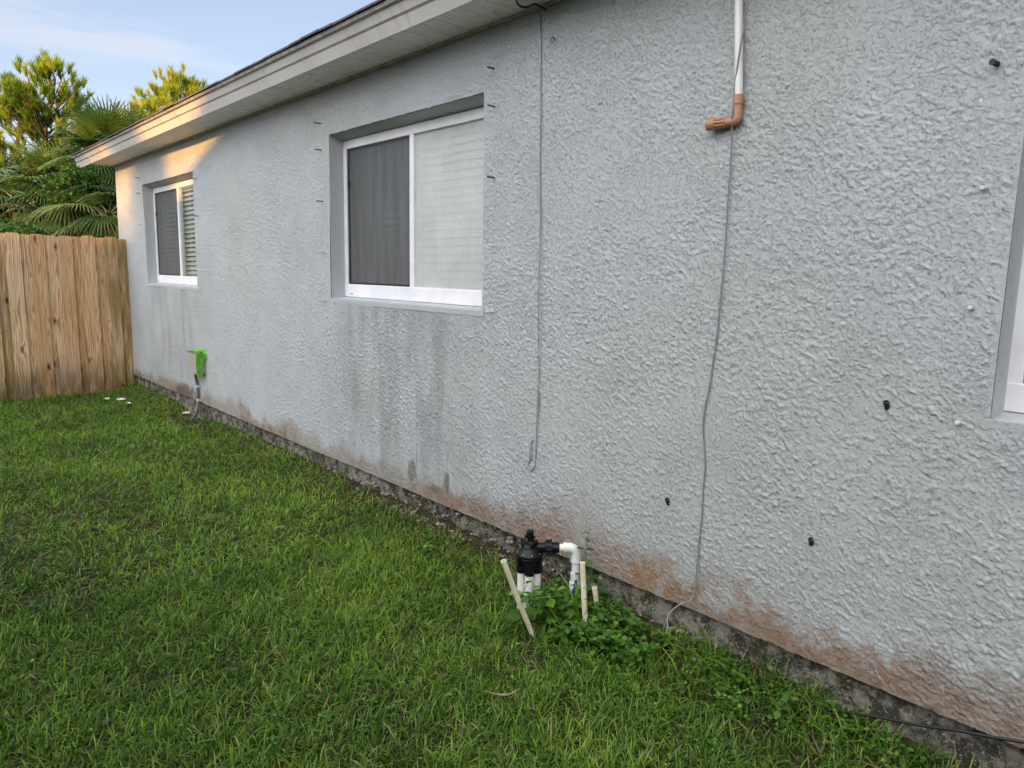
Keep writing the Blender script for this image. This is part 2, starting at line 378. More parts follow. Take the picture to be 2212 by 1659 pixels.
def fog_glass(name, fog0, fog1, tintc, rough=.12, spec=.5):
    t=NT(name); v=t.mapping(scale=(1,26,2.4))
    n=t.noise(1.0,v,detail=6,rough=.6); n2=t.noise(2.2,detail=3); d=t.noise(120,detail=2); n=t.math('ADD',t.math('MULTIPLY',n,.45),.275)
    fac=t.ramp(t.math('ADD',t.math('MULTIPLY',n,.5),t.math('MULTIPLY',n2,.5)),.38,.6,fog0,fog1)
    fac=t.math('MULTIPLY',fac,t.ramp(d,.30,.55,.86,1))
    col=t.mix(t.ramp(n,.3,.7),tintc,tuple(x*.86 for x in tintc))
    t.fin(col,rough,t.bump(t.math('ADD',n,d),.0006),spec)
    tr=t.n('ShaderNodeBsdfTransparent'); tr.inputs[0].default_value=(.86,.9,.88,1)
    gl=t.n('ShaderNodeBsdfGlossy'); gl.inputs['Roughness'].default_value=.04; gl.inputs[0].default_value=(.9,.95,.95,1)
    lw=t.n('ShaderNodeFresnel'); lw.inputs[0].default_value=1.3
    m0=t.n('ShaderNodeMixShader'); t.l(lw.outputs[0],m0.inputs[0]); t.l(tr.outputs[0],m0.inputs[1]); t.l(gl.outputs[0],m0.inputs[2])
    mx=t.n('ShaderNodeMixShader'); t.put(mx.inputs[0],fac); t.l(m0.outputs[0],mx.inputs[1]); t.l(t.b.outputs[0],mx.inputs[2]); t.l(mx.outputs[0],t.out.inputs[0]); return t.m
M_FOG=fog_glass('fogged_glass',.56,.76,(.70,.735,.715)); M_CLEAR=fog_glass('streaked_glass',.05,.24,(.46,.50,.48),.5,.1)
def screen_mat(name='insect_screen',op=.70,c=(.085,.088,.092)):
    t=NT(name); t.fin(t.mix(t.ramp(t.noise(1,t.mapping(scale=(1,20,2)),detail=5),.3,.7),c,tuple(x*1.5 for x in c)),.4,None,.5)
    tr=t.n('ShaderNodeBsdfTransparent'); mx=t.n('ShaderNodeMixShader'); mx.inputs[0].default_value=op
    t.l(tr.outputs[0],mx.inputs[1]); t.l(t.b.outputs[0],mx.inputs[2]); t.l(mx.outputs[0],t.out.inputs[0]); return t.m
M_SCREEN=screen_mat()
M_BLIND=simple('blind_slat',(.80,.83,.77),.5,.05); M_ROOM=simple('room_wall',(.16,.15,.14),.9)
M_GASKET=simple('black_gasket',(.015,.015,.016),.5)
M_PVC=simple('white_pvc',(.74,.74,.72),.32,.05,8,.5); M_OLDPVC=None
def oldpvc():
    t=NT('weathered_pvc'); n=t.noise(9,detail=5); d=t.noise(60,detail=4)
    col=t.mix(t.ramp(n,.3,.7),(.68,.62,.46),(.84,.80,.67)); col=t.mix(t.ramp(d,.62,.70,0,.8),col,(.12,.09,.06))
    return t.fin(col,.42,None,.4)
M_OLDPVC=oldpvc()
M_BROWN=simple('tan_plastic',(.40,.215,.12),.42,.08,10)
M_BLACK=simple('black_plastic',(.006,.006,.008),.30,.2,12,.25)
M_BLACKP=simple('dull_black_rubber',(.022,.018,.017),.6,.3,40)
M_CABLE=simple('grey_cable',(.26,.275,.275),.5,.15,40); M_CABLE2=simple('blue_grey_cable',(.20,.21,.225),.5,.12,40)
M_CABLEB=simple('black_cable',(.012,.012,.014),.35,.2,60)
M_BOX=simple('beige_steel',(.33,.31,.27),.45,.06,8); M_TAPE=simple('green_tape',(.12,.38,.03),.45,.12,20)
M_COND=simple('grey_conduit',(.085,.09,.10),.45,.12,14); M_STRAP=simple('strap',(.50,.50,.50),.45,.1)
M_METAL=simple('rusty_stud',(.12,.10,.085),.5,.45,120,.5,0,.6); M_WHITEK=simple('white_cap',(.58,.59,.58),.5,.08)
M_BLUE=simple('blue_handle',(.012,.05,.22),.4,.15); M_SCREW=simple('steel_screw',(.55,.55,.54),.3,.1,20,.5,0,.9)
M_LABEL=simple('green_tag',(.02,.07,.04),.5,.4,60)
M_LITTER=simple('white_litter',(.60,.60,.57),.7,.1); M_STRAWL=simple('dry_leaf',(.22,.15,.09),.7,.25)
M_PEB=simple('pebble',(.20,.175,.145),.85,.6,25)

# ================================================================== GROUND
def vnoise(x,y,s=1.0,seed=0):
    r=np.random.default_rng(seed); o=np.zeros_like(x,dtype=float)
    for k in range(7):
        a=r.uniform(0,2*PI); f=s*r.uniform(.6,1.9); ph=r.uniform(0,2*PI); o+=np.sin((x*np.cos(a)+y*np.sin(a))*f*2*PI+ph+1.3*np.sin((x*np.sin(a)-y*np.cos(a))*f*4+ph*2))
    return o/7
def gz(x,y):                                # ground height: a slight bank against the footing
    x=np.asarray(x,float); y=np.asarray(y,float)
    return .010*vnoise(x,y,.8,3)+.004*vnoise(x,y,3,4)+(.060+.036*np.clip((y-2.4)/.8,0,1)+.030*np.exp(-((y-1.25)/.3)**2))*np.clip((x-2.08)/.27,0,1)**1.3*(1-.8*np.exp(-((y-7.4)/.5)**2))-.004
def ground():
    xs=np.concatenate([[-1500,-200,-30,-8],np.arange(-5,2.6,.06),[3.2,8,40,200,1500]]); ys=np.concatenate([[-1500,-200,-30,-8],np.arange(-3,11,.06),[12,16,30,80,300,1500]])
    X,Y=np.meshgrid(xs,ys,indexing='ij'); Z=np.where((np.abs(X)<9)&(Y<12)&(Y>-9),gz(X,Y),0.0)
    nx,ny=X.shape; V=np.stack([X,Y,Z],-1).reshape(-1,3); i=np.arange(nx-1)[:,None]*ny+np.arange(ny-1)[None]
    F=np.stack([i,i+ny,i+ny+1,i+1],-1).reshape(-1,4)
    return kind(np_obj('ground',V,F,M_SOIL),'structure')
ground()

# ================================================================== HOUSE
YC, YN, XE = 9.935, -6.0, 10.5              # far corner, near end, back wall
house=empty('house',(WX,YC,0)); tag(house,'grey stuccoed single storey house with white eave and sliding windows','house')
WINS=[(7.205,8.84,1.303,2.365),(2.928,4.543,1.305,2.365),(-.98,.64,1.118,2.365)]
RD=.10                                      # depth of the reveals
def perlin(x,y,seed):
    r=np.random.default_rng(seed); g=r.uniform(0,2*PI,(256,256)).astype(np.float32); gx,gy=np.cos(g),np.sin(g)
    xi=np.floor(x).astype(np.int32); yi=np.floor(y).astype(np.int32); fx_=(x-xi).astype(np.float32); fy=(y-yi).astype(np.float32)
    u=fx_**3*(fx_*(fx_*6-15)+10); v=fy**3*(fy*(fy*6-15)+10)
    def d(i,j):
        a,b=(xi+i)&255,(yi+j)&255; return gx[a,b]*(fx_-i)+gy[a,b]*(fy-j)
    return (d(0,0)*(1-u)+d(1,0)*u)*(1-v)+(d(0,1)*(1-u)+d(1,1)*u)*v
def fbm(x,y,seed,oct=4,rough=.55):
    o=0; a=1.; t=0
    for k in range(oct): o=o+a*perlin(x*2**k+k*17.3,y*2**k-k*9.1,seed+k); t+=a; a*=rough
    return o/t*1.6
def sstep(v,a,b): q=np.clip((v-a)/(b-a),0,1); return q*q*(3-2*q)
def relief(Y,Z):
    """knock-down stucco: ragged flattened blobs, their lower edge sharper than their upper one"""
    wy=.016*fbm(Y*9,Z*9,100,4,.65); wz=.016*fbm(Y*9+50,Z*9+9,110,4,.65)
    big=fbm(Y*1.7,Z*1.9,120,3); ang=.38
    reg=fbm(Y*3.6,Z*3.6,140,2)
    def P(dz):
        y=Y+wy; z=Z+wz-dz; c,s_=np.cos(ang),np.sin(ang); a_=(y*c+z*s_); b_=(-y*s_+z*c)*1.45
        n1=fbm(a_*37,b_*37,150,4,.68); n2=fbm(a_*68+7,b_*68,160,2,.6); n3=fbm(a_*14,b_*19,170,5,.66)
        return sstep(n1+.26*big+.20*reg,.13,.17)+.5*sstep(n2+.25*big-.1*reg,.17,.24)+.6*sstep(n3+.1*reg,.18,.20)
    h=.72*P(0)+.28*P(.0045)
    return h*(1+.25*big)*(.85+.5*fbm(Y*40,Z*40,190,2))+.22*fbm(Y*5,Z*9,180,3)
def build_wall():
    def cuts(keys,step):
        out=[]
        for a,b in zip(keys[:-1],keys[1:]):
            st=step(.5*(a+b)) if callable(step) else step
            n=max(1,int(round((b-a)/st))); out+=list(np.linspace(a,b,n+1)[:-1])
        return np.array(out+[keys[-1]])
    ky=sorted({YN,YC,-.15,1.5,3.6,5.2}|{w[0] for w in WINS}|{w[1] for w in WINS}); kz=sorted({ZB,1.118,1.303,2.365,ZS+.03})
    ys=cuts(ky,lambda y:.06 if y<-.15 else .0029 if y<2.7 else .0038 if y<5.2 else .0062); zs=cuts(kz,.0029)
    Y,Z=np.meshgrid(ys,zs,indexing='ij'); ny=len(zs)
    H=relief(Y,Z)
    # thin trowelled margin round the openings and along the bottom edge
    mg=np.ones_like(Y)
    for w in WINS:
        dy=np.maximum(np.maximum(w[0]-Y,Y-w[1]),0); dz=np.maximum(np.maximum(w[2]-Z,Z-w[3]),0); mg=np.minimum(mg,.25+.75*sstep(np.hypot(dy,dz),.0,.022))
    mg*=.35+.65*sstep(Z-ZB,0,.03)
    X=WX+.0025*np.sin(Y*1.9+Z*2.3)+.002*np.sin(Y*5.1-Z*3.7)-.0029*H*mg
    r=np.random.default_rng(3)
    rag=.006*fbm(ys*16,ys*0+.5,200,4,.7); Z2=Z.copy(); f=np.clip(1-(Z-ZB)/.02,0,1); Z2+=rag[:,None]*f
    for w in WINS:                                   # ragged lip over each opening
        sel=(Y>=w[0]-1e-4)&(Y<=w[1]+1e-4); f=np.clip(1-(Z-w[3])/.012,0,1)*(Z>=w[3]-1e-4); j=-.008*np.clip(fbm(ys*22,ys*0+3.5,210,4,.7),0,1)
        Z2+=np.where(sel,j[:,None]*f,0)
    V=np.stack([X,Y,Z2],-1).reshape(-1,3); i=np.arange(len(ys)-1)[:,None]*ny+np.arange(ny-1)[None]
    yc=.5*(ys[1:]+ys[:-1])[:,None]; zc=.5*(zs[1:]+zs[:-1])[None]; keep=np.ones((len(ys)-1,ny-1),bool)
    for w in WINS: keep&=~((yc>w[0])&(yc<w[1])&(zc>w[2]+(.0 if w[2]>1.2 else 0))&(zc<w[3]))
    F=np.stack([i,i+1,i+ny+1,i+ny],-1)[keep]
    b=len(V); lip0=np.stack([X[:,0],ys,Z2[:,0]],-1); lip1=np.stack([np.full(len(ys),WX+.035),ys,Z2[:,0]+.003],-1); n=len(ys); k=np.arange(n-1)
    F2=np.stack([b+k,b+k+1,b+n+k+1,b+n+k],-1)
    V=np.concatenate([V,lip0,lip1]); b=len(V); xm_=(WX+XE)/2; ex=[];ef=[]
    for y in (YC,YN):
        c=len(ex); ex+=[(WX+.0005,y,ZB),(xm_,y,ZB),(XE,y,ZB),(XE,y,ZS),(xm_,y,ZS+2.0),(WX+.0005,y,ZS)]; ef+=[(c,c+1,c+4,c+5),(c+1,c+2,c+3,c+4)]
    c=len(ex); ex+=[(XE,YN,ZB),(XE,YC,ZB),(XE,YC,ZS),(XE,YN,ZS)]; ef+=[(c,c+1,c+2,c+3)]
    V=np.concatenate([V,ex]); F=np.concatenate([F,F2,np.array(ef)+b])
    np_obj('wall',V,F,M_STUC,house,smooth=True)
    # reveals
    for k,(a,b_,c,d) in enumerate(WINS):
        m=MB(); x0,x1=WX+.001,WX+RD+.05
        n=14; rr=random.Random(k)
        def strip(p0,p1,q0,q1):
            vv=[];ff=[]
            for i in range(n+1):
                t=i/n; P=Vector(p0).lerp(Vector(p1),t); Q=Vector(q0).lerp(Vector(q1),t)
                vv+=[P,Q]
            for i in range(n): ff.append((2*i,2*i+2,2*i+3,2*i+1))
            m.add(vv,ff)
        strip((x0,b_,c),(x0,b_,d),(x1,b_-.004,c),(x1,b_-.004,d)); strip((x0,a,c),(x0,a,d),(x1,a+.004,c),(x1,a+.004,d))
        strip((x0,a,d-.004),(x0,b_,d-.004),(x1,a,d-.034),(x1,b_,d-.034))
        # sloped sill, its nose a little proud of the wall
        z=c
        m.add([(WX-.004,a-.02,z-.030),(WX-.004,b_+.02,z-.026),(WX-.006,b_+.02,z-.003),(WX-.006,a-.02,z-.003),(x1,b_,z+.016),(x1,a,z+.016),(WX+.01,b_+.03,z-.034),(WX+.01,a-.03,z-.034)],
              [(0,1,2,3),(3,2,4,5),(0,7,6,1)])
        m.build('window_reveal',M_REV,house)
build_wall()
def footing():
    ys=np.arange(YN,YC,.025); zs=np.linspace(-.12,.205,14); Y,Z=np.meshgrid(ys,zs,indexing='ij')
    er=np.exp(-((Y-3.1)/.9)**2)
    X=WX+.027+.006*vnoise(Y,Z*2,6,11)+.004*vnoise(Y*2,Z*4,14,12)+er*(.030*np.clip(vnoise(Y,Z*1.5,4,13)+.35,0,1)+.012*vnoise(Y,Z*3,18,14))
    X=X-.014*np.clip((.04-Z)/.15,0,1)
    nx,ny=X.shape; V=np.stack([X,Y,Z],-1).reshape(-1,3); i=np.arange(nx-1)[:,None]*ny+np.arange(ny-1)[None]
    V=np.concatenate([V,[(WX+.02,YC,-.1),(XE,YC,-.1),(XE,YC,.2),(WX+.02,YC,.2)]]); n0=nx*ny
    F=np.concatenate([np.stack([i,i+1,i+ny+1,i+ny],-1).reshape(-1,4),[[n0,n0+1,n0+2,n0+3]]])
    np_obj('footing',V,F,M_CONC,house,smooth=False)
footing()
def eaves():
    XF=2.085; y0,y1=YN-.4,10.46; ye=10.02      # soffit box ends just past the corner, the fascia runs on under the rake
    # soffit pans with V ribs
    m=MB(); ys=[]; y=y0
    vs=[];fs=[];pitch=.10; k=0
    n=int((ye-y0)/pitch)
    prof=[(0,0),(.006,.006),(.012,0),(.045,0),(.049,.004),(.053,0)]
    yy=[]
    for i in range(n+1):
        for a,h in prof:
            if y0+i*pitch+a<ye: yy.append((y0+i*pitch+a,h))
    for (a,h) in yy: vs+=[(XF+.006,a,ZS+h),(WX-.010,a,ZS+h)]
    for i in range(len(yy)-1): fs.append((2*i,2*i+1,2*i+3,2*i+2))
    m.add(vs,fs); m.add([(XF+.006,ye,ZS),(WX+.1,ye,ZS),(WX+.1,ye,ZS+.12),(XF+.006,ye,ZS+.12)],[(0,1,2,3)])
    m.add([(XF+.006,YC,ZS+.001),(WX+.1,YC,ZS+.001),(WX+.1,ye,ZS+.001),(XF+.006,ye,ZS+.001)],[(0,1,2,3)])
    m.build('soffit',M_SOFF,house)
    # channel where the soffit meets the wall
    MB().box((WX-.020,y0,ZS-.016),(WX-.0035,YC,ZS+.004)).build('soffit_channel',M_TRIM,house)
    # fascia: wrapped board, two steps, leaning out with the roof
    pr=[(2.110,ZS+.012),(2.090,ZS-.004),(2.084,ZS-.003),(2.058,ZS+.050),(2.062,ZS+.054),(2.046,ZS+.060),(2.020,ZS+.110),(2.034,ZS+.116),(2.13,ZS+.09)]
    m=MB(); ya=[y0,-2.4,1.25,4.9,8.5,y1]
    for a,b in zip(ya[:-1],ya[1:]):          # lengths of coil lapped a hair over each other
        o=.0012 if ya.index(a)%2 else 0
        vs=[(x-o,yv,z) for yv in (a-(.02 if o else 0),b+(.02 if o and b<y1 else 0)) for x,z in pr]; n=len(pr)
        m.add(vs,[(i,i+1,n+i+1,n+i) for i in range(n-1)]); m.add(vs[:n],[tuple(range(n))]); m.add(vs[n:],[tuple(range(n))])
    m.build('fascia',M_FASC,house)
    m=MB(); m.add([(x,yv,z) for yv in (y0,y1+.01) for x,z in ((2.016,ZS+.100),(2.006,ZS+.104),(2.002,ZS+.118),(2.06,ZS+.142),(2.06,ZS+.12))],
          [(i,(i+1)%5,5+(i+1)%5,5+i) for i in range(5)]+[(0,1,2,3,4),(5,6,7,8,9)])
    m.build('drip_edge',simple('drip_edge_metal',(.42,.40,.385),.4,.3,18),house)
    # roof slabs with lapped shingle courses
    rise=.42; xr=(WX+XE)/2; m=MB()
    for s in (1,-1):
        x0=1.990 if s==1 else 2*xr-1.990; t=0; zr=ZS+.122
        run=xr-1.990; nc=int(run/.13); 
        for c in range(nc):
            a=run*c/nc; b=run*(c+1)/nc
            if c<3 and s==1:
                y=y0
                while y<y1+.03:                    # separate tabs on the visible edge
                    w=random.uniform(.14,.34); e=random.uniform(-.006,.006); h=random.choice((0,0,.004))
                    yb=min(y+w,y1+.03)
                    m.add([(x0+a+e,y+.002,zr+rise*a+h),(x0+a+e,yb-.002,zr+rise*a+h),(x0+a+e,yb-.002,zr+rise*a+.011+h),(x0+a+e,y+.002,zr+rise*a+.011+h),
                       (x0+b+.03,y+.002,zr+rise*(b+.03)+.003),(x0+b+.03,yb-.002,zr+rise*(b+.03)+.003),(x0+b+.03,yb-.002,zr+rise*(b+.03)-.008),(x0+b+.03,y+.002,zr+rise*(b+.03)-.008)],[(0,1,2,3),(3,2,5,4),(0,1,6,7),(0,3,4,7),(1,2,5,6)]); y+=w
            else:
                m.add([(x0+s*a,yv,zr+rise*a) for yv in (y0,y1+.03)]+[(x0+s*a,yv,zr+rise*a+.010) for yv in (y0,y1+.03)]+[(x0+s*b,yv,zr+rise*b+.002) for yv in (y0,y1+.03)],[(0,1,3,2),(2,3,5,4)])
    th=.05
    m.add([(2.00,y0,ZS+.112),(xr,y0,ZS+.112+rise*(xr-2.0)),(2*xr-2.0,y0,ZS+.112),(2.00,y1,ZS+.112),(xr,y1,ZS+.112+rise*(xr-2.0)),(2*xr-2.0,y1,ZS+.112)],[(0,1,4,3),(1,2,5,4)])
    m.build('roof',M_SHIN,house)
    # rake board on the far gable
    m=MB()
    for s in (1,-1):
        xa=2.05 if s==1 else 2*xr-2.05
        m.add([(xa,yv,z) for yv in (y1-.02,y1) for z in (ZS+.0+.01,ZS+.12)]+[(xr,yv,z) for yv in (y1-.02,y1) for z in (ZS+.01+rise*(xr-2.05),ZS+.12+rise*(xr-2.05))],
          [(0,1,5,4),(2,3,7,6),(0,2,6,4),(1,3,7,5),(0,1,3,2),(4,5,7,6)])
    m.build('rake_board',M_FASC,house)
eaves()
def window(y0,y1,z0,z1,fogm,tilt,screen_fog,close):
    X=WX+RD; zb=z0+.012; zt=z1-.030; ml=(y0+y1)/2; hf=.085; hd=.055; jw=.040
    m=MB(); m.bbox((X,y0,zb),(X+.06,y1,zb+hf),.004); m.bbox((X+.004,y0,zt-hd),(X+.06,y1,zt),.004)
    m.bbox((X+.002,y0,zb+hf-.004),(X+.06,y0+jw,zt-hd+.004),.003); m.bbox((X+.002,y1-jw,zb+hf-.004),(X+.06,y1,zt-hd+.004),.003)
    w=m.build('window',M_VINYL,house)
    for y in (y0+.09,y1-.11): MB().box((X-.0015,y,zb+.018),(X+.002,y+.03,zb+.023)).build('weep_slot',M_GASKET,w)
    MB().bbox((X+.006,ml-.024,zb+hf-.006),(X+.05,ml+.02,zt-hd+.006),.004).build('mullion',M_VINYL,w)
    a,b=ml+.02,y1-jw; c,d=zb+hf,zt-hd
    # far half: screen in its thin frame
    m=MB(); f=.012
    for (p,q,r,s) in ((a,b,c,c+f),(a,b,d-f,d),(b-f-.006,b,c+f,d-f)): m.box((X+.012,p,r),(X+.022,q,s))
    m.build('screen_frame',M_GASKET,w)
    m=MB(); m.add([(X+.016,a,c+f),(X+.016,b-f,c+f),(X+.016,b-f,d-f),(X+.016,a,d-f)],[(0,1,2,3)]); m.build('insect_screen',M_SCREEN,w)
    MB().bbox((X+.006,b-.028,d-.24),(X+.016,b-.006,d-.20),.002).build('latch',M_GASKET,w)
    np_obj('pane',[(X+.035,a,c),(X+.035,a,d),(X+.035,b,d),(X+.035,b,c)],[(0,1,2,3)],screen_fog,w)
    np_obj('pane',[(X+.022,y0+jw,c),(X+.022,y0+jw,d),(X+.022,ml-.022,d),(X+.022,ml-.022,c)],[(0,1,2,3)],fogm,w)
    # two inch blind behind the glass
    m=MB(); z=z1-.10; i=0; ca,sa=math.cos(tilt),math.sin(tilt)
    while z>z0+.06:
        hw=.025; o=X+.080; s=random.uniform(-.01,.01)
        for sg in (0,):
            m.add([(o-hw*ca,y0+.03,z-hw*sa),(o-hw*ca,y1-.03,z-hw*sa),(o+hw*ca,y1-.03,z+hw*sa),(o+hw*ca,y0+.03,z+hw*sa),
               (o-hw*ca,y0+.03,z-hw*sa+.003),(o-hw*ca,y1-.03,z-hw*sa+.003),(o+hw*ca,y1-.03,z+hw*sa+.003),(o+hw*ca,y0+.03,z+hw*sa+.003)],[(0,1,2,3),(4,5,6,7),(0,1,5,4),(2,3,7,6)])
        z-=close
    for yv in np.arange(y0+.2,y1,.42): m.box((X+.060,yv,z0+.05),(X+.062,yv+.003,z1-.07))
    m.box((X+.085,y0+.03,z1-.09),(X+.145,y1-.03,z1-.045))
    m.build('blind',M_BLIND,w)
    return w
M_PSCR=fog_glass('dim_fogged_glass',.25,.6,(.26,.27,.275))
M_PDARK=fog_glass('dark_glass',.02,.15,(.12,.13,.14))
window(*WINS[0],M_CLEAR,rad(40),M_PDARK,.046); window(*WINS[1],M_FOG,rad(66),M_PSCR,.046); window(*WINS[2],M_FOG,rad(60),M_PSCR,.046)
for (a,b,c,d) in WINS:
    m=MB(); X=WX+RD+.064
    m.add([(X,a-.2,c-.3),(X,b+.2,c-.3),(X,b+.2,d+.1),(X,a-.2,d+.1),(X+2.2,a-.2,c-.3),(X+2.2,b+.2,c-.3),(X+2.2,b+.2,d+.1),(X+2.2,a-.2,d+.1)],[(4,5,6,7),(0,4,7,3),(1,5,6,2),(0,1,5,4),(3,2,6,7)])
    m.build('room_wall',M_ROOM,house)

# ================================================================== NEIGHBOUR HOUSE (out of frame on the left; it is what shades the wall)
nb=empty('neighbour_house',(-3.1,0,0)); tag(nb,'beige hip roofed house across the side yard','house')
M_NST=simple('beige_stucco',(.62,.57,.48),.85,.08,20,.2,.004)
MB().box((-12.4,-12.6,-.05),(-3.1,4.95,2.62)).build('wall',M_NST,nb)
m=MB(); ex0,ex1,ey0,ey1=-12.85,-2.65,-13.0,5.39; hw=(ex1-ex0)/2; xm=(ex0+ex1)/2; zr=2.80; H=zr+.53*hw; q=(.53+.023)/.29*hw; q2=hw
m.add([(ex0,ey0,zr),(ex1,ey0,zr),(ex1,ey1,zr),(ex0,ey1,zr),(xm,ey0+q2,H),(xm,ey1-q,H)],[(0,1,4),(1,2,5,4),(2,3,5),(3,0,4,5),(0,3,2,1)])
m.build('roof',M_SHIN,nb)
m=MB(); 
for a,b in (((ex0,ey0,2.62),(ex0+.02,ey1,2.797)),((ex1-.02,ey0,2.62),(ex1,ey1,2.797)),((ex0+.02,ey0,2.62),(ex1-.02,ey0+.02,2.797)),((ex0+.02,ey1-.02,2.62),(ex1-.02,ey1,2.797))): m.box(a,b)
m.build('fascia',M_FASC,nb)

# ================================================================== FENCE
FY=9.60
fence=empty('wooden_fence',(2.3,FY,0)); tag(fence,'tall board on board fence of new pine pickets beside the house corner','fence')
def picket(x0,x1,y,zt,zb,ear_l=True,ear_r=True):
    e=.022; th=.016; w=x1-x0
    bow=random.uniform(-.004,.004); rows=8; vs=[]; prof=[]
    out=[(x0,zb),(x1,zb)]+[(x1,zt-e)]+[(x1-e,zt)]+[(x0+e,zt)]+[(x0,zt-e)]
    vs=[(x,y,z) for x,z in out]+[(x,y+th,z) for x,z in out]; n=6
    m=MB().add(vs,[tuple(range(n)),tuple(range(n,2*n))]+[(i,(i+1)%n,n+(i+1)%n,n+i) for i in range(n)])
    return m.build('picket',M_WOOD,fence,loc=(x0,y,0))
def fx(px): return on_plane(px,510,1,FY).x
fr=[(8.4,42.2),(61.6,95.2),(121.3,156),(173.7,204.5),(221,253.8)]
fronts=[(fx(a),fx(b)) for a,b in fr]
pit=(fronts[-1][0]-fronts[0][0])/4
x=fronts[0][0]
while x>-3.0: x-=pit; fronts.append((x,x+.142))
fronts=sorted(fronts)
for i,(a,b) in enumerate(fronts):
    c=(a+b)/2; ztop=1.815+random.uniform(-.008,.008)-.012*(c-2.3)*0
    picket(c-.071,c+.071,FY,ztop,-.02+random.uniform(-.015,.01))
    nx=(fronts[i+1][0]+b)/2 if i+1<len(fronts) else None
    if nx: picket(nx-.071,nx+.071,FY+.026,1.812+random.uniform(-.008,.006),-.02)
picket(fx(274)-.142,fx(274),FY+.026,1.80,-.02)
m=MB()
for z in (.30,.95,1.55): m.box((-3.05,FY+.044,z),(2.32,FY+.082,z+.088))
m.build('rail',M_WOOD,fence)
for xx in (2.24,-.15,-2.5):
    MB().bbox((xx-.045,FY+.084,-.1),(xx+.045,FY+.174,1.75),.004).build('post',M_WOOD,fence)

# ================================================================== SMALL THINGS ON THE WALL
def stud(p,L,mat,name,lab,cat,grp,r=.0035,droop=.0,head=True):
    m=MB(); p=Vector(p); e=p+Vector((-L,random.uniform(-.003,.003),-droop))
    m.tube([p+Vector((.01,0,0)),p.lerp(e,.5),e],[r,r,r*.9],8)
    for k in range(5):                      # thread ridges
        c=p.lerp(e,.15+.17*k); m.tube([c,c+(e-p).normalized()*.0025],r*1.28,8)
    if head: m.tube([e,e+(e-p).normalized()*.003],r*1.45,8)
    return tag(m.build(name,mat,None,loc=p),lab,cat,grp)
z3=lambda x,y:src(x,y,700,150,2.37); z2=lambda x,y:src(x,y,0,400,2.37)
ORD=['topmost','second','third','fourth','lowest']
sets=[('left of the large middle window',[z3(*q) for q in ((197,360),(202,513),(211,810),(219,1100),(223,1383))],.045),
      ('right of the large middle window',[z3(*q) for q in ((1205,43),(1205,262),(1203,672),(1197,1067),(1193,1449))],.042),
      ('left of the small far window',[z2(*q) for q in ((806,81),(813,171),(824,352),(836,529),(843,705))],.042),
      ('right of the small far window',[z2(*q) for q in ((1139,88),(1150,302),(1160,515),(1168,722))],.042)]
for where,pts,Ln in sets:
    for i,q in enumerate(pts):
        p=wall(*q); low = (i==len(pts)-1)
        pale = i>=3 or (i>=2 and 'far' in where)
        stud(p,Ln,M_WHITEK if pale else M_METAL,'shutter_stud',
             ('pale painted' if pale else 'dark rusty')+' stud '+where+', '+('lowest' if low else ORD[i])+' of its column','stud','shutter studs beside the windows')
# studs beside the near window: one bare, three capped
p=wall(2156,139); stud(p,.035,M_BLACKP,'shutter_stud','dark shutter stud high on the wall near the top right corner','stud','shutter studs beside the windows',.006)
for (px,py),w in (((2127,407),'highest of the three beside the right edge window'),((2099,665),'middle of the three beside the right edge window'),((2071,913),'lowest of the three, just below the right window sill')):
    p=wall(px,py); m=MB(); m.lathe([(0,.022),(.005,.021),(.0065,.016),(.0065,-.004)],p,(-1,0,0),14)
    tag(m.build('stud_cap',M_WHITEK,None,loc=p),'white capped stud, '+w,'cap','white stud caps')
for (px,py),w in (((1444,1087),'low on the wall, left of the long hanging cable foot'),((1753,1174),'low on the bare wall right of the long cable'),((1917,880),'highest of the three, level with the right window sill')):
    p=wall(px,py); m=MB(); m.lathe([(.006,.024),(.0085,.022),(.0085,.0),(.010,-.003)],p,(-.5,random.uniform(-.15,.15),.8),10); m.lathe([(0,.012),(.006,.012),(.006,.024)],p,(-.5,0,.8),10)
    tag(m.build('wall_plug',M_BLACKP,None,loc=p),'black plug, '+w,'plug','black wall plugs')
# chips of bare white
chips=[z3(1185,165),z3(1183,515),z3(1180,855),z3(1175,1180),z3(205,675),z3(222,1165),(2118.6,220.6),src(465,530,2100,300,1.8425),src(418,1115,2100,300,1.8425)]
for i,q in enumerate(chips):
    p=wall(*q); m=MB(); n=7; r=random.Random(i)
    ring=[(p.x-.001,p.y+math.cos(2*PI*k/n)*.005*r.uniform(.6,1.2),p.z+math.sin(2*PI*k/n)*.010*r.uniform(.6,1.2)) for k in range(n)]
    m.add(ring+[(p.x-.005,p.y,p.z)]+[(x+.004,y,z) for x,y,z in ring],[(k,(k+1)%n,n) for k in range(n)]+[(k,(k+1)%n,n+1+(k+1)%n,n+1+k) for k in range(n)])
    lab=['chip of white filler above the rusty studs right of the middle window','chip of white filler between the second and third stud right of the middle window','chip of white filler between the third and fourth stud right of the middle window','chip of white filler between the two lowest studs right of the middle window','chip of white filler between the second and third stud left of the middle window','chip of white filler between the two lowest studs left of the middle window','chip of white filler below the dark stud near the top right corner','chip of white filler between the highest and middle white caps','chip of white filler between the middle and lowest white caps'][i]
    tag(m.build('filler_chip',M_WHITEK,None,loc=p),lab,'filler','white filler chips on the wall')
# eye screw
p=wall(1201,84); m=MB(); m.tube([p+Vector((.01,0,0)),p+Vector((-.02,0,0))],.002,6)
m.tube([p+Vector((-.022,math.sin(a)*.010,-.010+math.cos(a)*.012)) for a in np.linspace(0,2*PI,14)],.002,6)
tag(m.build('eye_screw',M_METAL,None,loc=p),'small rusty eye screw under the eave, right of the looped cable','hook')

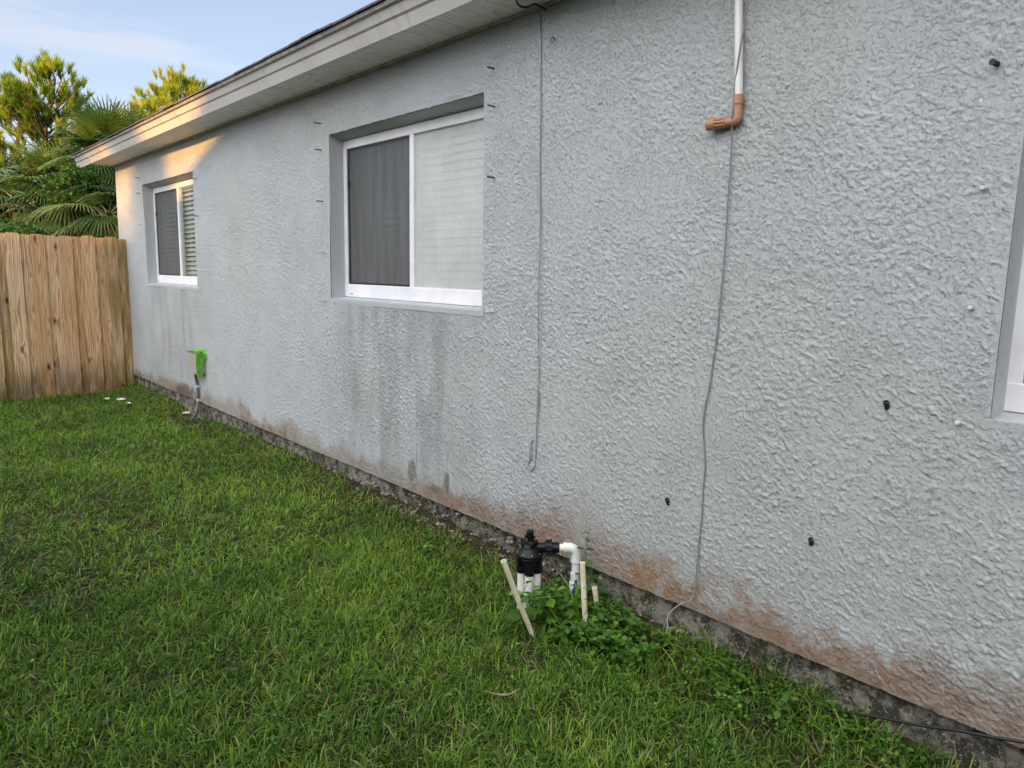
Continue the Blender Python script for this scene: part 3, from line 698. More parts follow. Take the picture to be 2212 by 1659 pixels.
def smoothpath(pts,n=6):
    pts=[Vector(p) for p in pts]; out=[]
    for i in range(len(pts)-1):
        a=pts[max(i-1,0)];b=pts[i];c=pts[i+1];d=pts[min(i+2,len(pts)-1)]
        for k in range(n):
            t=k/n; out.append(.5*((2*b)+(c-a)*t+(2*a-5*b+4*c-d)*t*t+(3*b-a-3*c+d)*t**3))
    return out+[pts[-1]]
# cable hanging from the soffit, doubled into a loop
zt=lambda x,y:src(x,y,1100,0,4.1475); zm=lambda x,y:src(x,y,800,900,3.318)
path=[zt(885,85),zt(905,150),zt(912,300),zt(918,450),zt(912,800),zt(912,1200),zt(905,1650),(1167,500),(1163,640),(1163,740),(1164,800),(1160,900)]
path+=[zm(1705,200),zm(1692,500),zm(1682,745),zm(1668,800),zm(1645,822),zm(1625,795),zm(1632,750),zm(1648,725),zm(1638,660),zm(1650,600),zm(1665,572)]
P=[wall(*q,off=.009+.003*math.sin(i*1.7)) for i,q in enumerate(path)]
cab=MB().tube(smoothpath(P,5),.0029,8).build('looped_cable',M_CABLE,None,loc=P[0]); tag(cab,'grey cable hanging from the eave, its end twisted back into a small loop','cable')
m=MB()
for k in range(4):
    c=Vector(wall(*zm(1650-k*2,640+k*25),off=.012)); m.tube([c+Vector((-.006,.004*math.cos(a),.005*math.sin(a)+k*.0)) for a in np.linspace(0,2*PI,9)],.0018,5)
m.build('twisted_end',M_CABLE,cab)
# black cable coming out of the soffit
P=[on_plane(*zt(x,y),2,2.645-.010*i/6) for i,(x,y) in enumerate(((655,-60),(668,10),(692,52),(740,74),(795,66),(848,42),(882,52),(893,80)))]
P[0].z=2.655; P[-1].x=WX-.012; P[-1].z=2.635
tag(MB().tube(smoothpath(P,5),.0052,10).build('soffit_cable',M_CABLEB,None,loc=P[-1]),'thick black cable sagging along the underside of the eave','cable')
# long cable from the eave past the drain pipe to the ground
zp=lambda x,y:src(x,y,1650,0,4.147); z7=lambda x,y:src(x,y,1550,1100,3.318)
q=[(zp(745,-160),.036),(zp(735,0),.036),(zp(705,150),.038),(zp(690,280),.038),(zp(640,560),.038),(zp(600,850),.030),(zp(585,1050),.034),(zp(572,1170),.036),(zp(567,1280),.022),(zp(567,1400),.012),(zp(555,1650),.009),
   ((1577,380),.008),((1571,450),.008),((1566,540),.008),((1559,620),.009),((1549,720),.008),((1541,780),.008),((1532,840),.009),((1523,880),.010),((1519,925),.009),((1522,975),.008)]
q+=[(z7(x,y),o) for x,y,o in ((570,130,.008),(555,300,.008),(545,500,.008),(530,640,.009),(515,780,.009),(514,880,.012),(501,940,.012),(505,1050,.010),(490,1130,.012),(465,1190,.018),(435,1225,.03),(392,1233,.04),(330,1270,.07),(280,1320,.10),(262,1370,.12),(265,1420,.14),(252,1480,.15))]
P=[wall(*a,off=o) for a,o in q]
tag(MB().tube(smoothpath(P,5),.0029,8).build('long_cable',M_CABLE2,None,loc=P[0]),'long thin grey cable running down the wall from the drain pipe to the weeds','cable')

# drain pipe
dp=empty('drain_pipe',wall(1600,250,.02)); tag(dp,'white drain pipe hanging from the eave with a tan elbow at its foot','pipe')
ytop=wall(1596,0).y; yb=wall(*zp(668,960)).y; xo=WX-.019
A=Vector((xo,ytop+.004,ZS+.02)); B=Vector((xo,yb,2.118))
MB().tube([A,B],.0145,20).build('pipe',M_PVC,dp)
E=Vector((xo,yb,2.030))
m=MB(); m.lathe([(.0145,0),(.0185,0),(.0185,-.030),(.0175,-.032),(.0160,-.036)],(xo,yb,2.122),(0,0,1),22)
rb=.016; pth=[Vector((xo,yb,2.10)),Vector((xo,yb,2.048))]
for k in range(1,7):
    a=PI/2*k/6; pth.append(Vector((xo,yb+.012*(1-math.cos(a)),2.048-.012*math.sin(a))))
pth.append(Vector((xo-.002,yb+.045,2.036))); m.tube(pth,rb,18); m.build('elbow',M_BROWN,dp)
m=MB(); o=Vector((xo-.002,yb+.04,2.036)); ax=Vector((-.06,1,0)).normalized()
m.lathe([(.0155,0),(.0155,.05)],o,ax,18)
for k in range(10):                                 # ribs of the vented fitting
    a=2*PI*k/10; c=Vector((math.cos(a),0,math.sin(a)))*.0165
    m.tube([o+ax*.002+c,o+ax*.044+c],.0026,6)
m.lathe([(.0165,.040),(.0195,.042),(.0215,.046),(.0215,.072),(.020,.075),(0,.075)],o,ax,22); m.lathe([(.0165,0),(.0185,.001),(.0185,.006),(.0165,.007)],o,ax,22)
m.build('vented_cap',M_BROWN,dp)

# ---------------------------------------------------------- electrical box with green tape
z6=lambda x,y:src(x,y,400,820,6.9125)
bd=.085; XB=WX-bd
Y0=on_plane(*z6(542,450),0,XB).y; Y1=on_plane(*z6(405,450),0,XB).y; Zt=on_plane(*z6(540,295),0,XB).z; Zbo=on_plane(*z6(535,652),0,XB).z
eb=empty('electrical_box',(WX,(Y0+Y1)/2,Zbo)); tag(eb,'beige electrical box draped with green tape beside the fence end of the wall','electrical box')
MB().bbox((XB+.006,Y0+.004,Zbo+.004),(WX+.002,Y1-.004,Zt-.004),.003).build('case',M_BOX,eb)
MB().bbox((XB,Y0,Zbo),(XB+.022,Y1,Zt),.003).build('cover',M_BOX,eb)
MB().bbox((XB+.002,Y1-.002,Zbo+.03),(XB+.012,Y1+.008,Zbo+.10),.002).build('hasp',M_STRAP,eb)
m=MB(); 
def ribbon(pts,wdir,w,th=.0015,seed=0):
    r=random.Random(seed); pts=[Vector(p) for p in pts]; pp=smoothpath(pts,4); vs=[];n=len(pp)
    wd=Vector(wdir).normalized()
    for i,p in enumerate(pp):
        ww=w*r.uniform(.82,1.12); j=Vector((r.uniform(-.003,.003),r.uniform(-.003,.003),r.uniform(-.003,.003)))
        off=(wd.cross(Vector((0,0,1))) if abs(wd.z)<.9 else Vector((0,-1,0)))*.006
        vs+=[p-wd*ww/2+j,p-off*r.uniform(0,1)+j,p+wd*ww/2-j]
    fs=[]
    for i in range(n-1):
        for k in range(2): fs.append((3*i+k,3*i+k+1,3*i+k+4,3*i+k+3))
    m.add(vs,fs,False)
h=Zt-Zbo
ribbon([(XB+.02,Y1-.01,Zt+.006),(XB+.03,(Y0+Y1)/2,Zt+.012),(XB+.035,Y0+.01,Zt+.010),(XB+.035,Y0-.006,Zt-.02),(XB+.030,Y0-.008,Zbo+h*.6),(XB+.028,Y0-.009,Zbo+h*.3),(XB+.030,Y0-.008,Zbo+.01),(XB+.034,Y0-.006,Zbo-.03)],(1,0,0),.058,seed=1)
ribbon([(WX-.03,Y0+.05,Zt+.03),(WX-.03,Y0+.0,Zt+.035),(WX-.022,Y0-.03,Zt+.015),(WX-.016,Y0-.04,Zt-.03),(WX-.012,Y0-.035,Zt-.07)],(1,0,.3),.038,seed=2)
ribbon([(XB+.02,Y0+.07,Zt+.016),(XB+.04,Y0+.02,Zt+.028),(WX-.02,Y0-.015,Zt+.03),(WX-.010,Y0-.045,Zt-.005),(WX-.008,Y0-.05,Zt-.055)],(.6,0,.6),.032,seed=3)
ribbon([(XB-.003,Y1,Zt+.002),(XB-.004,(Y0+Y1)/2,Zt-.002),(XB-.003,Y0,Zt-.004)],(0,0,1),.014,seed=4)
ribbon([(XB+.055,Y0-.003,Zt+.01),(XB+.052,Y0-.007,Zt-.05),(XB+.036,Y0-.010,Zbo+h*.45)],(1,0,0),.03,seed=5)
m.build('green_tape',M_TAPE,eb)
pth=[wall(*z6(x,y),off=o) for x,y,o in ((535,640,.035),(540,700,.032),(556,775,.022),(565,850,.022),(574,950,.022),(580,1080,.024),(574,1180,.035),(552,1290,.06),(510,1365,.10),(462,1430,.15))]
cd=MB().tube(smoothpath(pth,4),.0135,16).build('conduit',M_COND,eb)
for x,y,o in ((565,850,.022),(580,1080,.024)):
    c=wall(*z6(x,y),off=o); m=MB(); m.lathe([(.0145,-.012),(.0165,-.012),(.0165,.012),(.0145,.012)],c,(0,0,1),18); m.box((WX-.010,c.y-.035,c.z-.012),(WX-.004,c.y-.012,c.z+.012)); m.build('strap',M_STRAP,cd)

# ================================================================== IRRIGATION VALVE AND LOOSE PIPES
VC=Vector((2.115,2.275,0)); u=Vector((.75,-.66,0)).normalized()
vt=empty('irrigation_valve',VC); tag(vt,'black domed irrigation valve on white pipe legs with a side outlet','valve')
def Vz(prof,name,mat,o=VC,n=32,par=vt): return MB().lathe(prof,o,(0,0,1),n).build(name,mat,par)
m=MB(); m.lathe([(0,.262),(.054,.262),(.0585,.258),(.0585,.250),(.055,.247),(.0545,.222),(.050,.206),(0,.203)],VC,(0,0,1),36)
legs=[]
for k in range(4):
    a=math.atan2(-VC.y,-VC.x)+PI/2*k; c=VC+Vector((math.cos(a),math.sin(a),0))*.034; legs.append(c)
    m.lathe([(.0235,.245),(.0235,.188),(.022,.184),(.019,.184)],c,(0,0,1),20)
    for w in (-.35,.35): m.lathe([(.0075,.262),(.0075,.225),(0,.222)],VC+Vector((math.cos(a+PI/4+w*0),math.sin(a+PI/4+w*0),0))*.056,(0,0,1),10)
m.build('lower_body',M_BLACK,vt)
m=MB(); m.lathe([(.059,.264),(.0595,.272),(.056,.276),(.042,.293),(.0375,.299),(.036,.303),(.036,.325),(.033,.333),(.026,.337),(0,.339)],VC,(0,0,1),36)
m.build('upper_body',M_BLACK,vt)
m=MB(); m.lathe([(.024,.336),(.024,.343),(.0175,.345),(.0165,.372),(.0145,.377),(0,.378)],VC,(0,0,1),24)
for k in range(4): a=.5+PI/2*k; m.lathe([(.004,.336),(.004,.352),(0,.353)],VC+Vector((math.cos(a),math.sin(a),0))*.021,(0,0,1),8)
m.build('cap',M_BLACK,vt)
for k in range(8):
    a=.25+2*PI*k/8; MB().lathe([(.0035,.272),(.0035,.2805),(.002,.2815),(0,.2815)],VC+Vector((math.cos(a),math.sin(a),0))*.052,(0,0,1),10).build('screw',M_SCREW,vt)
for k in range(3):
    a=-2.9+k*1.5; MB().lathe([(.003,.338),(.003,.3475),(0,.348)],VC+Vector((math.cos(a),math.sin(a),0))*.027,(0,0,1),10).build('screw',M_SCREW,vt)
vs=[];fs=[]
for k in range(9):
    a=math.atan2(-VC.y,-VC.x)-.75+.10*k
    for z in (.305,.322): vs.append(VC+Vector((math.cos(a)*.0366,math.sin(a)*.0366,z)))
for k in range(8): fs.append((2*k,2*k+2,2*k+3,2*k+1))
MB().add(vs,fs).build('tag',M_LABEL,vt)
for c in legs: MB().tube([c+Vector((0,0,.19)),c+Vector((random.uniform(-.004,.004),0,-.05))],.0195,20).build('leg_pipe',M_PVC,vt)
ZO=.300
m=MB(); o=VC+Vector((0,0,ZO)); m.lathe([(.021,.02),(.021,.068),(.024,.069),(.0245,.075)],o,u,22); m.build('outlet',M_BLACK,vt)
m=MB(); m.lathe([(.025,.066),(.031,.068),(.033,.072),(.033,.096),(.030,.099),(.024,.100)],o,u,28)
for k in range(12):
    a=2*PI*k/12; w=u.cross(Vector((0,0,1))); c=w*math.cos(a)*.0325+Vector((0,0,math.sin(a)*.0325)); m.tube([o+u*.070+c,o+u*.098+c],.0032,6)
m.build('union_nut',M_BLACK,vt)
MB().lathe([(.0235,.098),(.0235,.128),(.0215,.130),(.018,.130)],o,u,24).build('tailpiece',M_BLACK,vt)
RX=.205; R0=VC+u*RX
MB().tube([o+u*.12,o+u*.165],.0172,20).build('short_pipe',M_OLDPVC,vt)
m=MB(); pth=[o+u*.150,o+u*(RX-.030)]
for k in range(1,9): a=PI/2*k/8; pth.append(o+u*(RX-.030+.030*math.sin(a))+Vector((0,0,-.030*(1-math.cos(a)))))
pth.append(R0+Vector((0,0,ZO-.062))); m.tube(pth,.0225,22); m.lathe([(.0225,0),(.0238,0),(.0238,.012),(.0225,.012)],o+u*.148,u,22); m.lathe([(.0225,0),(.0238,0),(.0238,.012),(.0225,.012)],R0+Vector((0,0,ZO-.064)),(0,0,1),22)
m.build('elbow',M_PVC,vt)
MB().tube([R0+Vector((0,0,ZO-.05)),R0+Vector((0,0,-.05))],.0172,20).build('riser',M_PVC,vt)
bv=MB().lathe([(.0175,.185),(.0215,.185),(.0215,.150),(.0255,.142),(.0265,.115),(.0255,.090),(.0215,.082),(.0215,.05),(.0175,.05)],R0,(0,0,1),24).build('ball_valve',M_PVC,vt)
w=Vector((-.66,-.75,0)); c=R0+w*.030+Vector((0,0,.112))
m=MB(); m.lathe([(.0145,-.004),(.0165,0),(.0165,.010),(.012,.013),(0,.013)],c,w,20)
s=Vector((0,0,1)); m.tube([c+w*.006+s*.052,c+w*.006+s*.03,c+w*.006,c+w*.006-s*.03,c+w*.006-s*.044],[.005,.0075,.010,.0075,.006],10)
m.build('handle',M_BLUE,bv)
def loose(a,b,lab,jag=False,r=.0112):
    a=Vector(a);b=Vector(b); d=(a-b).normalized(); m=MB(); n=20
    t=d.cross(Vector((0,1,0))).normalized(); s2=d.cross(t)
    rings=[]; vs=[]
    def ring(c,rr,j=0):
        i0=len(vs)
        for k in range(n):
            an=2*PI*k/n; vs.append(c+(t*math.cos(an)+s2*math.sin(an))*rr+d*(random.uniform(-j,j)))
        return i0
    R=[ring(b,r,.012 if jag else 0),ring(b.lerp(a,.1),r),ring(b.lerp(a,.5)+t*.002,r),ring(a,r),ring(a,r*.78),ring(a-d*.05,r*.76)]
    fs=[(R[i]+k,R[i]+(k+1)%n,R[i+1]+(k+1)%n,R[i+1]+k) for i in range(5) for k in range(n)]+[tuple(R[5]+k for k in range(n))]
    m.add(vs,fs,False); o=m.build('loose_pipe',M_OLDPVC,None,smooth=False,loc=b); return tag(o,lab,'pipe','loose cream pipes stuck in the ground')
loose((1.811,2.10,.369),(1.976,2.10,.006),'cream pipe leaning left in front of the black valve, its foot split',True)
loose((2.108,1.95,.334),(2.150,1.95,-.02),'tall cream pipe standing upright right of the black valve')
loose((2.243,2.0,.171),(2.290,2.0,-.02),'shortest cream pipe, an open stub among the weeds near the wall')
# black irrigation tube lying along the footing
P=[(2.20,1.36,.0),(2.24,1.24,.03),(2.27,1.13,.06),(2.295,1.057,.072),(2.30,1.0,.075),(2.30,.905,.107),(2.30,.819,.134),(2.30,.705,.166),(2.30,.625,.194),(2.30,.536,.22),(2.30,.455,.245),(2.30,.30,.29),(2.31,.05,.33),(2.32,-.4,.32)]
tag(MB().tube(smoothpath(P,5),.0048,8).build('black_tube',M_CABLEB,None,loc=P[4]),'thin black tube rising out of the weeds along the footing at the right','tube')
# litter near the fence and box
def litter(px,py,sx,lab,seed):
    r=random.Random(seed); p=on_plane(px,py,2,.035); m=MB(); n=9; ring=[p+Vector((math.cos(2*PI*k/n)*sx*r.uniform(.5,1.2),math.sin(2*PI*k/n)*sx*1.3*r.uniform(.5,1.2),r.uniform(-.004,.010))) for k in range(n)]
    m.add([p+Vector((0,0,.014))]+ring+[p+Vector((0,0,-.01))],[(0,1+k,1+(k+1)%n) for k in range(n)]+[(n+1,1+k,1+(k+1)%n) for k in range(n)])
    tag(m.build('litter_scrap',M_LITTER,None,loc=p),lab,'litter','white scraps on the grass')
litter(232,861,.035,'small white scrap on the grass nearest the fence pickets',1); litter(262,862,.05,'largest white scrap on the grass by the corner of the fence',2); litter(279,871,.028,'tiny white scrap just right of the largest one',3)
litter(384,885,.03,'white scrap on bare soil just left of the grey conduit',4); litter(402,892,.045,'white scrap touching the foot of the grey conduit',5)
# dry leaf in the lawn
P=[on_plane(x,y,2,z) for x,y,z in ((1052,1688*.885,.05),(1075,1500,.055),(1100,1500,.06),(1122,1487,.075))]
tag(MB().tube(smoothpath(P,4),[.0015+.0028*math.sin(k/12*PI) for k in range(13)],5).build('dry_leaf',M_STRAWL,None,loc=P[1]),'curled brown dry leaf lying in the front lawn','leaf')

# ================================================================== GRASS AND WEEDS
def blades(X,Y,Z,Ln,W,az,lean,curl,tint,mat,name,lv=4):
    n=len(X); t=np.linspace(0,1,lv)[None,:]; L_=Ln[:,None]
    ang=lean[:,None]+curl[:,None]*t**1.5
    ds=L_/(lv-1); hx=np.cumsum(np.concatenate([np.zeros((n,1)),np.sin(ang[:,1:])*ds],1),1); hz=np.cumsum(np.concatenate([np.zeros((n,1)),np.cos(ang[:,1:])*ds],1),1)
    prof=np.array([.75,1.0,.85,.18])[None,:lv]*W[:,None]/2
    dx,dy=np.cos(az)[:,None],np.sin(az)[:,None]; px_,py_=-dy,dx
    tw=(rng.uniform(-.6,.6,n))[:,None]
    A=np.stack([X[:,None]+dx*hx-px_*prof*np.cos(tw),Y[:,None]+dy*hx-py_*prof*np.cos(tw),Z[:,None]+hz-prof*np.sin(tw)],-1)
    B=np.stack([X[:,None]+dx*hx+px_*prof*np.cos(tw),Y[:,None]+dy*hx+py_*prof*np.cos(tw),Z[:,None]+hz+prof*np.sin(tw)],-1)
    V=np.stack([A,B],2).reshape(n,-1,3); b=(np.arange(n)*2*lv)[:,None]; F=[]
    for i in range(lv-1): F.append(np.concatenate([b+2*i,b+2*i+1,b+2*i+3,b+2*i+2],1))
    T=np.repeat(tint,2*lv)
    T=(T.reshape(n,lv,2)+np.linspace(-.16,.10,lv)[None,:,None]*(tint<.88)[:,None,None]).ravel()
    return V.reshape(-1,3),np.concatenate(F),T
def inview(X,Y,pad=.25):
    Xl=.105*Y-.02-pad
    return X>Xl
def scatter(n,x0,x1,y0,y1): return rng.uniform(x0,x1,n),rng.uniform(y0,y1,n)
def lawn():
    Vs=[];Fs=[];Ts=[];off=0
    # (number, area, length, width)
    for n,(x0,x1,y0,y1),l0,l1,w0,w1 in ((85000,(.0,2.36,.3,3.6),.032,.080,.0028,.0058),(75000,(-.1,2.36,3.6,9.62),.032,.070,.0042,.0075),(60000,(-3.0,.2,-.6,9.62),.035,.085,.006,.010)):
        X,Y=scatter(n,x0,x1,y0,y1)
        # tufts
        k=n//7; cx,cy=scatter(k,x0,x1,y0,y1); pick=rng.integers(0,k,n); mixm=rng.random(n)<.72
        X=np.where(mixm,cx[pick]+rng.normal(0,.018,n),X); Y=np.where(mixm,cy[pick]+rng.normal(0,.018,n),Y)
        d=vnoise(X,Y,.9,21); d2=vnoise(X,Y,2.7,22); nearwall=np.clip((X-2.12)/.22,0,1)
        keep=rng.random(n)<np.clip(1.0+.25*d2-nearwall*(.25+.5*d)-.55*((X>2.02)&(Y>1.55)&(Y<2.25)),.05,1)
        bare=((X-2.34)**2/.006+(Y-3.2)**2/1.4<1)|((X-2.22)**2/.02+(Y-7.35)**2/.12<1)
        keep&=~(bare&(rng.random(n)<.85)); keep&=X<2.345
        # a dip of worn lawn by the left edge
        worn=np.exp(-((X-.55)/.35)**2-((Y-4.9)/.35)**2); keep&=rng.random(n)>worn*.7
        X,Y,d,d2=X[keep],Y[keep],d[keep],d2[keep]; n=len(X)
        tv=np.clip(.44+.13*np.exp(-((X-1.75)/.6)**2-((Y-4.2)/2.2)**2)-.10*np.exp(-((X-.6)/.5)**2-((Y-3.2)/1.5)**2)+.24*d+.17*d2+rng.normal(0,.20,n),0,.86)  # broad areas: yellower grass by the wall, partly lawn shading put into the tint
        straw=rng.random(n)<(.045+.10*np.clip((X-2.0)/.3,0,1)); tv=np.where(straw,rng.uniform(.9,1,n),tv)
        Ln=rng.uniform(l0,l1,n)*(1+.18*d+.45*np.clip((X-2.2)/.12,0,1))*np.where(rng.random(n)<.04,1.4,1); Wd=rng.uniform(w0,w1,n)
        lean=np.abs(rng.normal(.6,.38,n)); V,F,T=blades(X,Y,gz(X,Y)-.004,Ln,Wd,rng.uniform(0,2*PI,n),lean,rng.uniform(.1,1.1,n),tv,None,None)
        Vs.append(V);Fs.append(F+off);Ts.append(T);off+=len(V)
    # flattened thatch
    n=30000; X,Y=scatter(n,-.1,2.33,.4,9.5); V,F,T=blades(X,Y,gz(X,Y)+.004,rng.uniform(.03,.07,n),rng.uniform(.002,.004,n),rng.uniform(0,2*PI,n),rng.uniform(1.1,1.5,n),rng.uniform(0,.2,n),rng.choice([.05,.2,.9,.97],n),None,None)
    Vs.append(V);Fs.append(F+off);Ts.append(T)
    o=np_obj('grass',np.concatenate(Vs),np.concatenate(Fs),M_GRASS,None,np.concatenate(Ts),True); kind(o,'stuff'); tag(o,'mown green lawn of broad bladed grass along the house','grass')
lawn()
LEAF=np.array([(0,0,0),(.32,.30,.05),(.62,.33,.07),(1,0,-.02),(.62,-.33,.07),(.32,-.30,.05),(.5,0,-.015)])
LF=[(0,1,6),(1,2,6),(2,3,6),(3,4,6),(4,5,6),(5,0,6)]
def leaves(P,az,tilt,size,tint,roll=None):      # P (n,3)
    n=len(P); L_=LEAF[None]*size[:,None,None]
    if roll is None: roll=rng.normal(0,.35,n)
    x,y,z=L_[...,0],L_[...,1],L_[...,2]
    y,z=y*np.cos(roll)[:,None]-z*np.sin(roll)[:,None],y*np.sin(roll)[:,None]+z*np.cos(roll)[:,None]
    ct,st=np.cos(tilt)[:,None],np.sin(tilt)[:,None]; x,z=x*ct-z*st,x*st+z*ct
    ca,sa=np.cos(az)[:,None],np.sin(az)[:,None]
    V=np.stack([x*ca-y*sa,x*sa+y*ca,z],-1)+P[:,None]
    F=(np.array(LF)[None]+(np.arange(n)*7)[:,None,None]).reshape(-1,3)
    return V.reshape(-1,3),F,np.repeat(tint,7)
def groundcover():
    Vs=[];Fs=[];Ts=[];off=0
    for n,(x0,x1,y0,y1),s0,s1,h in ((1100,(2.04,2.33,1.6,2.25),.016,.036,.09),(1600,(1.90,2.33,.45,1.6),.008,.024,.045),(3000,(1.2,2.3,.5,1.9),.007,.015,.045),(2400,(.2,2.3,1.2,5.0),.008,.02,.055),(700,(1.5,2.3,5,9.4),.015,.03,.06)):
        X,Y=scatter(n,x0,x1,y0,y1); d=vnoise(X,Y,1.6,31)+.5*vnoise(X,Y,4,32)
        keep=rng.random(n)<np.clip(.35+1.2*d+(.35 if h>.08 else 0),0,1); X,Y,d=X[keep],Y[keep],d[keep]; n=len(X)
        P=np.stack([X,Y,gz(X,Y)+h*rng.uniform(.25,1,n)*(1+.5*d)],-1); az=rng.uniform(0,2*PI,n); sz=rng.uniform(s0,s1,n)
        for k in range(2):
            V,F,T=leaves(P,az+k*PI,rng.normal(.12,.25,n),sz,np.clip(rng.normal(.48,.2,n),0,1)); Vs.append(V);Fs.append(F+off);Ts.append(T);off+=len(V)
    o=np_obj('ground_cover',np.concatenate(Vs),np.concatenate(Fs),M_WEED,None,np.concatenate(Ts),False); kind(o,'stuff'); tag(o,'low broad leaved weeds spreading at the foot of the wall','ground cover')
groundcover()
def weed(base,top,npair,size,lab,seed,branch=0,grp='leafy weeds around the valve'):
    r=np.random.default_rng(seed); base=Vector(base);top=Vector(top)
    size*=1.25; root=empty('weed',base); tag(root,lab,'weed',grp); m=MB(); Pl=[];Az=[];Sz=[];Ti=[]
    stems=[(base,top)]
    for k in range(branch):
        t=r.uniform(.1,.6); a=base.lerp(top,t); ang=r.uniform(0,2*PI); L_=(top-base).length*r.uniform(.4,.7)
        stems.append((a,a+Vector((math.cos(ang)*L_*.7,math.sin(ang)*L_*.7,L_*.55))))
    for a,b in stems:
        mid=a.lerp(b,.5)+Vector(r.normal(0,.012,3)); pp=smoothpath([a,mid,b],4); m.tube(pp,[.0024*(1-.5*i/len(pp)) for i in range(len(pp))],6)
        az=r.uniform(0,2*PI)
        for i in range(npair):
            t=.25+.75*(i+1)/npair; q=pp[min(len(pp)-1,int(t*(len(pp)-1)))]; az+=PI/2+r.normal(0,.2)
            for s in (0,PI):
                Pl.append(q); Az.append(az+s); Sz.append(size*(1.0-.45*t+.1*r.normal())*(.75 if i==npair-1 else 1)); Ti.append(r.normal(-.05,.35))
    st=m.build('stem',simple('weed_stem',(.06,.11,.03),.6),root)
    V,F,T=leaves(np.array([list(p) for p in Pl]),np.array(Az),np.array(Ti),np.array(Sz),np.clip(r.normal(.5,.2,len(Pl)),0,1),roll=r.normal(0,.2,len(Pl)))
    np_obj('foliage',V,F,M_WEED,root,T,True)
weed((2.24,2.07,0),(2.29,2.09,.385),6,.055,'tall thin weed standing against the wall behind the white elbow',1,0)
weed((1.99,2.12,0),(1.925,2.08,.25),4,.075,'broad leaved weed crossing the leaning pipe left of the valve',2,1)
weed((2.06,2.08,0),(2.02,2.08,.19),4,.062,'dark low weed in front of the left valve leg',3,3)
weed((2.10,2.12,0),(2.12,2.09,.22),4,.058,'weed with upright leaves covering the right valve leg',4,2)
weed((2.02,1.98,0),(1.98,1.97,.10),3,.052,'small weed wrapped round the foot of the leaning pipe',5,3)
weed((2.12,2.02,0),(2.16,2.03,.19),4,.050,'bushy weed between the leaning pipe and the tall pipe',6,4)
weed((2.19,1.93,0),(2.17,1.91,.15),4,.052,'weed hiding the middle of the tall pipe from the right',7,4)
weed((2.27,1.88,.02),(2.29,1.86,.11),4,.036,'dense weed just right of the short stub pipe',8,4)
weed((2.22,1.78,.02),(2.23,1.76,.13),4,.044,'bushy weed between the stub pipe and the cable foot',9,5)
weed((2.26,2.02,.02),(2.30,2.02,.20),4,.048,'weed climbing the footing right of the blue handle',10,3)
weed((2.28,1.66,.03),(2.27,1.64,.12),4,.040,'weed around the foot of the long grey cable',11,4)
weed((2.12,1.80,.0),(2.10,1.78,.08),2,.034,'low weed on the lawn side right of the tall pipe',12,5)
weed((2.14,1.64,.0),(2.13,1.62,.07),2,.032,'low weed in front of the cable foot',13,5)
weed((2.25,1.28,.03),(2.25,1.27,.11),3,.036,'small weed by the footing right of the cable foot',14,4)
weed((2.22,1.12,.03),(2.2,1.10,.10),3,.034,'small weed where the black tube leaves the ground',15,4)
weed((2.10,3.05,.0),(2.08,3.03,.09),3,.040,'low dark weed patch on the lawn left of the valve',16,5)
def tuft(c,n,l0,l1,w,lab,seed,spread=.02,lean=.35):
    r=np.random.default_rng(seed); X=c[0]+r.normal(0,spread,n); Y=c[1]+r.normal(0,spread,n)
    V,F,T=blades(X,Y,np.full(n,c[2]-.005),r.uniform(l0,l1,n),r.uniform(w*.6,w,n),r.uniform(0,2*PI,n),np.abs(r.normal(lean,.2,n)),r.uniform(.2,1.5,n),np.clip(r.normal(.62,.12,n),0,.86),None,None)
    root=np_obj('grass_tuft',V-np.array(c),F,M_GRASS,None,T,True); root.location=c; tag(root,lab,'grass tuft','long grass tufts by the wall')
tuft((2.14,2.02,.0),26,.16,.34,.009,'tallest long bladed tuft, between the black valve and the tall pipe',1,.03,.25)
tuft((1.86,2.20,.0),22,.10,.24,.006,'yellowish sprawling tuft left of the leaning pipe',2,.04,.7)
tuft((2.26,1.50,.03),26,.08,.20,.007,'long bladed tuft against the footing just right of the cable foot',3,.04,.4)
tuft((2.27,1.33,.03),22,.08,.17,.006,'long bladed tuft against the rust stained footing',4,.04,.4)
tuft((2.24,1.06,.03),20,.06,.14,.006,'short tuft at the footing beside the black tube',5,.04,.5)
tuft((2.22,2.62,.02),22,.06,.14,.006,'tuft at the broken footing left of the valve',6,.05,.5)
tuft((2.27,7.35,.0),18,.10,.22,.007,'thin tuft beside the grey conduit foot',7,.05,.5)
tuft((2.27,5.2,.0),24,.07,.15,.006,'ragged tuft at the footing below the bare wall between the windows',8,.09,.4)
tuft((2.29,1.18,.07),18,.06,.13,.006,'yellow green tuft at the footing between the rust stain and the black tube',9,.04,.5)
tuft((2.28,.92,.06),16,.05,.11,.005,'small tuft under the black tube',10,.05,.5)
tuft((2.30,1.62,.06),20,.08,.18,.006,'tuft at the footing directly behind the cable foot',11,.04,.4)
tuft((2.25,3.6,.05),22,.05,.12,.006,'ragged tuft at the broken footing below the large window',12,.07,.5)
